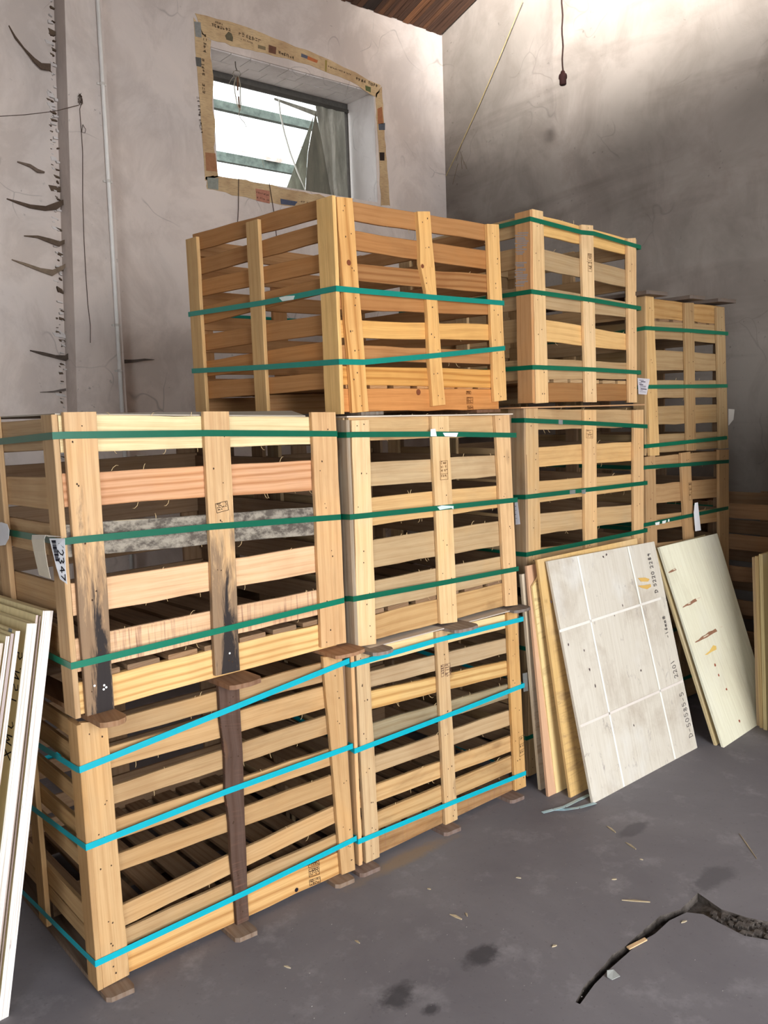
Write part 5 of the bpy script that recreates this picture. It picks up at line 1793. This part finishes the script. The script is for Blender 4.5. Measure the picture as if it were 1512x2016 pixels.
# loose strap offcut on the floor
o = empty('strap_offcut', onZ((1068, 1603), 0)); tag(o, 'pale blue offcut of strap lying bent on the floor before the large sheet', 'strap')
A0 = onZ((1068, 1603), 0)
mb = MB()
for path in ([(1068, 1600), (1090, 1594), (1112, 1588), (1138, 1575), (1160, 1565)], [(1090, 1594), (1112, 1594), (1140, 1590), (1172, 1581)]):
    P_ = [onZ(p, .003 + (.012 if i == 2 else 0)) for i, p in enumerate(path)]
    for a, b in zip(P_, P_[1:]):
        s_ = Vector((0, 0, 1)).cross((b - a).normalized()) * .0085
        mb.hexa([a - s_ - A0, b - s_ - A0, b + s_ - A0, a + s_ - A0], (0, 0, .001))
mb.build('band', M['strap'], o, lin(176, 206, 214))

# white conduit pipe on the pilaster
pa, pb = onY((191, -20), YP - .014), onY((240, 800), YP - .014)
po = empty('conduit_pipe', ext(pa, pb, .6)); tag(po, 'thin white conduit pipe running down the pilaster', 'pipe')
P0 = ext(pa, pb, .6)
mb = MB(); mb.tube([ext(pa, pb, 4.6) - P0, ext(pa, pb, 3) - P0, ext(pa, pb, .6) - P0], .0125, 10); mb.build('tube', M['paint'], po, lin(246, 242, 236), True)
for py in (165, 357, 640, 730):
    p = onY((191 + (py) * .0613, py), YP - .014) - P0
    mb = MB(); mb.lathe(p + Vector((0, 0, -.008)), (0, 0, 1), [(.0145, 0), (.0155, .004), (.0155, .012), (.0145, .016)], 10)
    mb.hexa([p + Vector((-.028, .004, .006)), p + Vector((.028, .004, .006)), p + Vector((.028, .004, -.006)), p + Vector((-.028, .004, -.006))], (0, .009, 0))
    mb.build('clip', M['paint'], po, lin(214, 208, 200))

# dark wires on the pilaster
wo = empty('loose_wire', onY((160, 195), YP - .006)); tag(wo, 'rusty wire tied to a hook on the pilaster and hanging down it', 'wire')
W0 = onY((160, 195), YP - .006)
f = lambda x, y, d=.006: onY((x, y), YP - d) - W0
mb = MB(); mb.tube([f(158, 185), f(162, 200), f(157, 215), f(160, 255), f(163, 300), f(163, 390), f(165, 460), f(169, 540), f(173, 600), f(178, 640), f(178, 675)], .0022, 5); mb.build('hanging_end', M['rust'], wo, lin(96, 80, 70))
mb = MB(); mb.tube([f(-60, 230, .06), f(0, 229, .05), f(50, 226, .04), f(108, 219, .03), f(155, 207, .01)], .0022, 5); mb.build('stretched_end', M['rust'], wo, lin(92, 74, 64))
mb = MB()
rs = random.Random(6)
for i in range(7):
    pts = [f(158 + rs.uniform(-5, 5), 195 + rs.uniform(-12, 12), .008 + rs.uniform(0, .012)) for _ in range(4)]
    mb.tube(pts, .0018, 4)
mb.tube([f(163, 245), f(169, 255), f(167, 262), f(161, 260), f(163, 246)], .0016, 4)
mb.build('tangle', M['rust'], wo, lin(88, 72, 62))

# turnbuckle hanging in the window and two wires under it
tz = YB + .10
o = empty('turnbuckle', onY((463, 122), tz)); tag(o, 'small steel turnbuckle hanging on a hook in the window', 'hook')
A0 = onY((463, 122), tz)
f = lambda x, y: onY((x, y), tz) - A0
mb = MB(); mb.tube([f(463, 118), f(464, 132), f(467, 140)], .004, 6); mb.build('hook', M['metal'], o, lin(96, 88, 80))
mb = MB(); mb.tube([f(461, 140), f(458, 146), f(462, 152), f(470, 152), f(474, 146), f(471, 140), f(463, 139)], .0035, 6); mb.build('shackle', M['metal'], o, lin(150, 144, 132))
mb = MB(); mb.tube([f(465, 150), f(461, 166), f(463, 185), f(467, 205), f(472, 218)], .0042, 6); mb.tube([f(469, 150), f(473, 166), f(473, 185), f(474, 205), f(473, 218)], .0042, 6); mb.build('body', M['metal'], o, lin(176, 168, 150))
mb = MB(); mb.tube([f(468, 152), f(468, 178)], .006, 6); mb.tube([f(470, 190), f(471, 212)], .006, 6); mb.build('screw', M['rust'], o, lin(120, 84, 60))
mb = MB(); mb.tube([f(472, 216), f(470, 226), f(475, 235), f(481, 241), f(485, 250)], .003, 6); mb.tube([f(462, 148), f(455, 156), f(450, 166)], .002, 5); mb.tube([f(485, 250), f(498, 270), f(512, 300), f(520, 330)], .0018, 5); mb.build('wire', M['metal'], o, lin(150, 140, 124))
for (a, b, lab) in (((470, 352), (466, 470), 'dark wire hanging down the wall under the turnbuckle'), ((530, 360), (545, 470), 'dark wire hanging down the wall right of the turnbuckle')):
    o = empty('hanging_wire', onY(a, YB - .008)); tag(o, lab, 'wire'); A0 = onY(a, YB - .008)
    mb = MB(); m_ = ((a[0] + b[0]) / 2 + 1.5, (a[1] + b[1]) / 2); mb.tube([onY(p, YB - .008) - A0 for p in (a, m_, b)], .0028, 5); mb.build('strand', M['rust'], o, lin(84, 66, 58))

# rope from the corner up into the roof
o = empty('old_rope', onY((878, 346), YB - .04)); tag(o, 'thin yellowish rope rising from the corner of the walls to the roof', 'rope')
A0 = onY((878, 346), YB - .04)
pts = [onY((878, 346), YB - .04)]
pA, pB = onX((905, 290), XR - .03), onX((1032, -6), XR - .06)
pA = Vector((XR - .02, YB - .2, onX((905, 290), XR - .02).z)) if False else pA
top = pA + (pB - pA) * 1.12
pts += [pA, pA.lerp(pB, .33) + Vector((0, 0, -.02)), pA.lerp(pB, .66) + Vector((0, 0, -.02)), pB]
mb = MB(); mb.tube([p - A0 for p in pts], .0036, 6); mb.build('strand', M['dust'], o, lin(166, 148, 106))
mb = MB(); rs = random.Random(16)
for i in range(5):
    a = pA + Vector((0, rs.uniform(-.05, .05), rs.uniform(-.2, .05)))
    mb.tube([a - A0, a + Vector((-.01, rs.uniform(-.1, .1), -rs.uniform(.05, .16))) - A0], .0018, 4)
mb.build('frayed_ends', M['dust'], o, lin(110, 96, 78))

# bulb holder on its cord
yl = 1.3
a, b = onY((1107, 0), yl), onY((1108, 140), yl)
topz = ZC(yl) + .04
o = empty('lamp_holder', b); tag(o, 'empty brown bulb holder hanging on its twisted cord', 'lamp holder')
mb = MB(); n_ = 40
pts = [Vector((.003 * math.cos(i * 1.3), .003 * math.sin(i * 1.3), (topz - b.z) * i / n_)) for i in range(n_ + 1)]
mb.tube(pts, .0055, 6); mb.build('cord', M['dust'], o, lin(64, 48, 44))
mb = MB(); s_ = 1.0
mb.lathe((0, 0, .004), (0, 0, -1), [(.007, 0), (.014, .008), (.016, .02), (.024, .024), (.027, .034), (.027, .05), (.022, .056), (.022, .085), (.018, .09)], 14)
mb.build('socket', M['rust'], o, lin(62, 34, 32), True)

# small pale box on the wall seen through the front crate, and bolt
p = onY((270, 896), YB - .04)
o = empty('socket_box', p); tag(o, 'small white socket box on the wall seen through the front crate', 'socket')
mb = MB(); A_ = [onY(q, YB - .04) - p for q in ((270, 896), (292, 896), (293, 914), (270, 914))]; mb.prism(A_, (0, .038, 0)); mb.build('box', M['paint'], o, lin(236, 230, 216))
mb = MB(); A_ = [onY(q, YB - .043) - p for q in ((273, 899), (289, 899), (290, 911), (273, 911))]; mb.prism(A_, (0, .003, 0)); mb.build('face_plate', M['paint'], o, lin(200, 194, 180))

# wood chips on the floor
chips = [((1196, 1625), (1212, 1638), .008, None), ((1233, 1657), (1252, 1671), .009, None), ((887, 1798), (909, 1809), .010, None), ((918, 1796), (920, 1803), .006, None),
         ((1224, 1770), (1280, 1775), .008, None), ((1204, 1730), (1214, 1730), .006, None), ((1016, 1726), (1026, 1728), .006, None), ((1086, 1862), (1096, 1860), .007, None),
         ((842, 1748), (848, 1750), .006, None), ((1340, 1815), (1352, 1812), .007, None), ((1260, 1690), (1266, 1692), .005, None), ((1456, 1640), (1490, 1690), .003, None),
         ((700, 1850), (708, 1856), .006, None), ((560, 1900), (572, 1905), .006, None)]
for i, (a, b, w_, _) in enumerate(chips):
    A_, B_ = onZ(a, .003), onZ(b, .003)
    t = (B_ - A_).normalized(); s_ = Vector((0, 0, 1)).cross(t) * w_ * .5
    o_ = MB(); o_.prism([-s_, (B_ - A_) * .5 - s_ * 1.2, (B_ - A_) - s_ * .4, (B_ - A_) + s_ * .3, (B_ - A_) * .4 + s_], (0, 0, .003))
    x = o_.build('wood_chip', M['rubbish'], None, vary(lin(206, 186, 150), .15)); x.location = A_ - Vector((0, 0, .0028))
    lab = {0: 'pale wood chip on the floor before the large worn sheet, nearer the sheet', 1: 'second pale wood chip before the large worn sheet, farther from the sheet',
           2: 'pale chip on the open floor above the dark oval stain', 4: 'longest pale splinter, above the corner of the floor crack',
           11: 'thin grey splinter on the floor before the split pale sheet', 9: 'small chip beside the corner of the floor crack'}.get(i)
    tag(x, lab or 'tiny pale wood chip lying loose on the grey concrete floor', 'wood chip', 'wood chips on the floor')
A_, B_ = onZ((1236, 1868), -.002), onZ((1272, 1850), .006)
t = (B_ - A_).normalized(); s_ = Vector((0, 0, 1)).cross(t) * .007
mb = MB(); mb.prism([-s_, (B_ - A_) - s_ * .8, (B_ - A_) + s_, s_ * .9], (0, 0, .004)); x = mb.build('wood_chip', M['rubbish'], None, lin(204, 170, 130)); x.location = A_
tag(x, 'larger wood chip bridging the crack in the floor', 'wood chip')
p = onZ((1205, 1930), 0)
mb = MB(); mb.prism([Vector((0, 0, 0)), Vector((.028, -.008, .002)), Vector((.034, .018, .006)), Vector((.012, .026, .010)), Vector((-.004, .014, .004))], (0, 0, .002)); x = mb.build('plastic_scrap', M['paper'], None, lin(150, 152, 148)); x.location = p + Vector((0, 0, .0005))
tag(x, 'crumpled grey scrap of plastic beside the floor crack', 'scrap')
mb = MB(); rs = random.Random(40)
for i in range(170):
    px = (rs.uniform(520, 1512), rs.uniform(1500, 2016))
    p = onZ(px, 0)
    if p.y > -.05 and p.x < 1.95: continue
    s = rs.uniform(.0006, .0018)
    mb.hexa([p + Vector((-s, -s * .5, 0)), p + Vector((s, -s * .4, 0)), p + Vector((s * .8, s * .5, 0)), p + Vector((-s * .9, s * .6, 0))], (0, 0, s * .8))
x = mb.build('floor_debris', M['rubbish'], None, lin(150, 145, 140)); tag(x, 'pale crumbs and dust scattered over the concrete floor', 'debris', None, 'stuff')
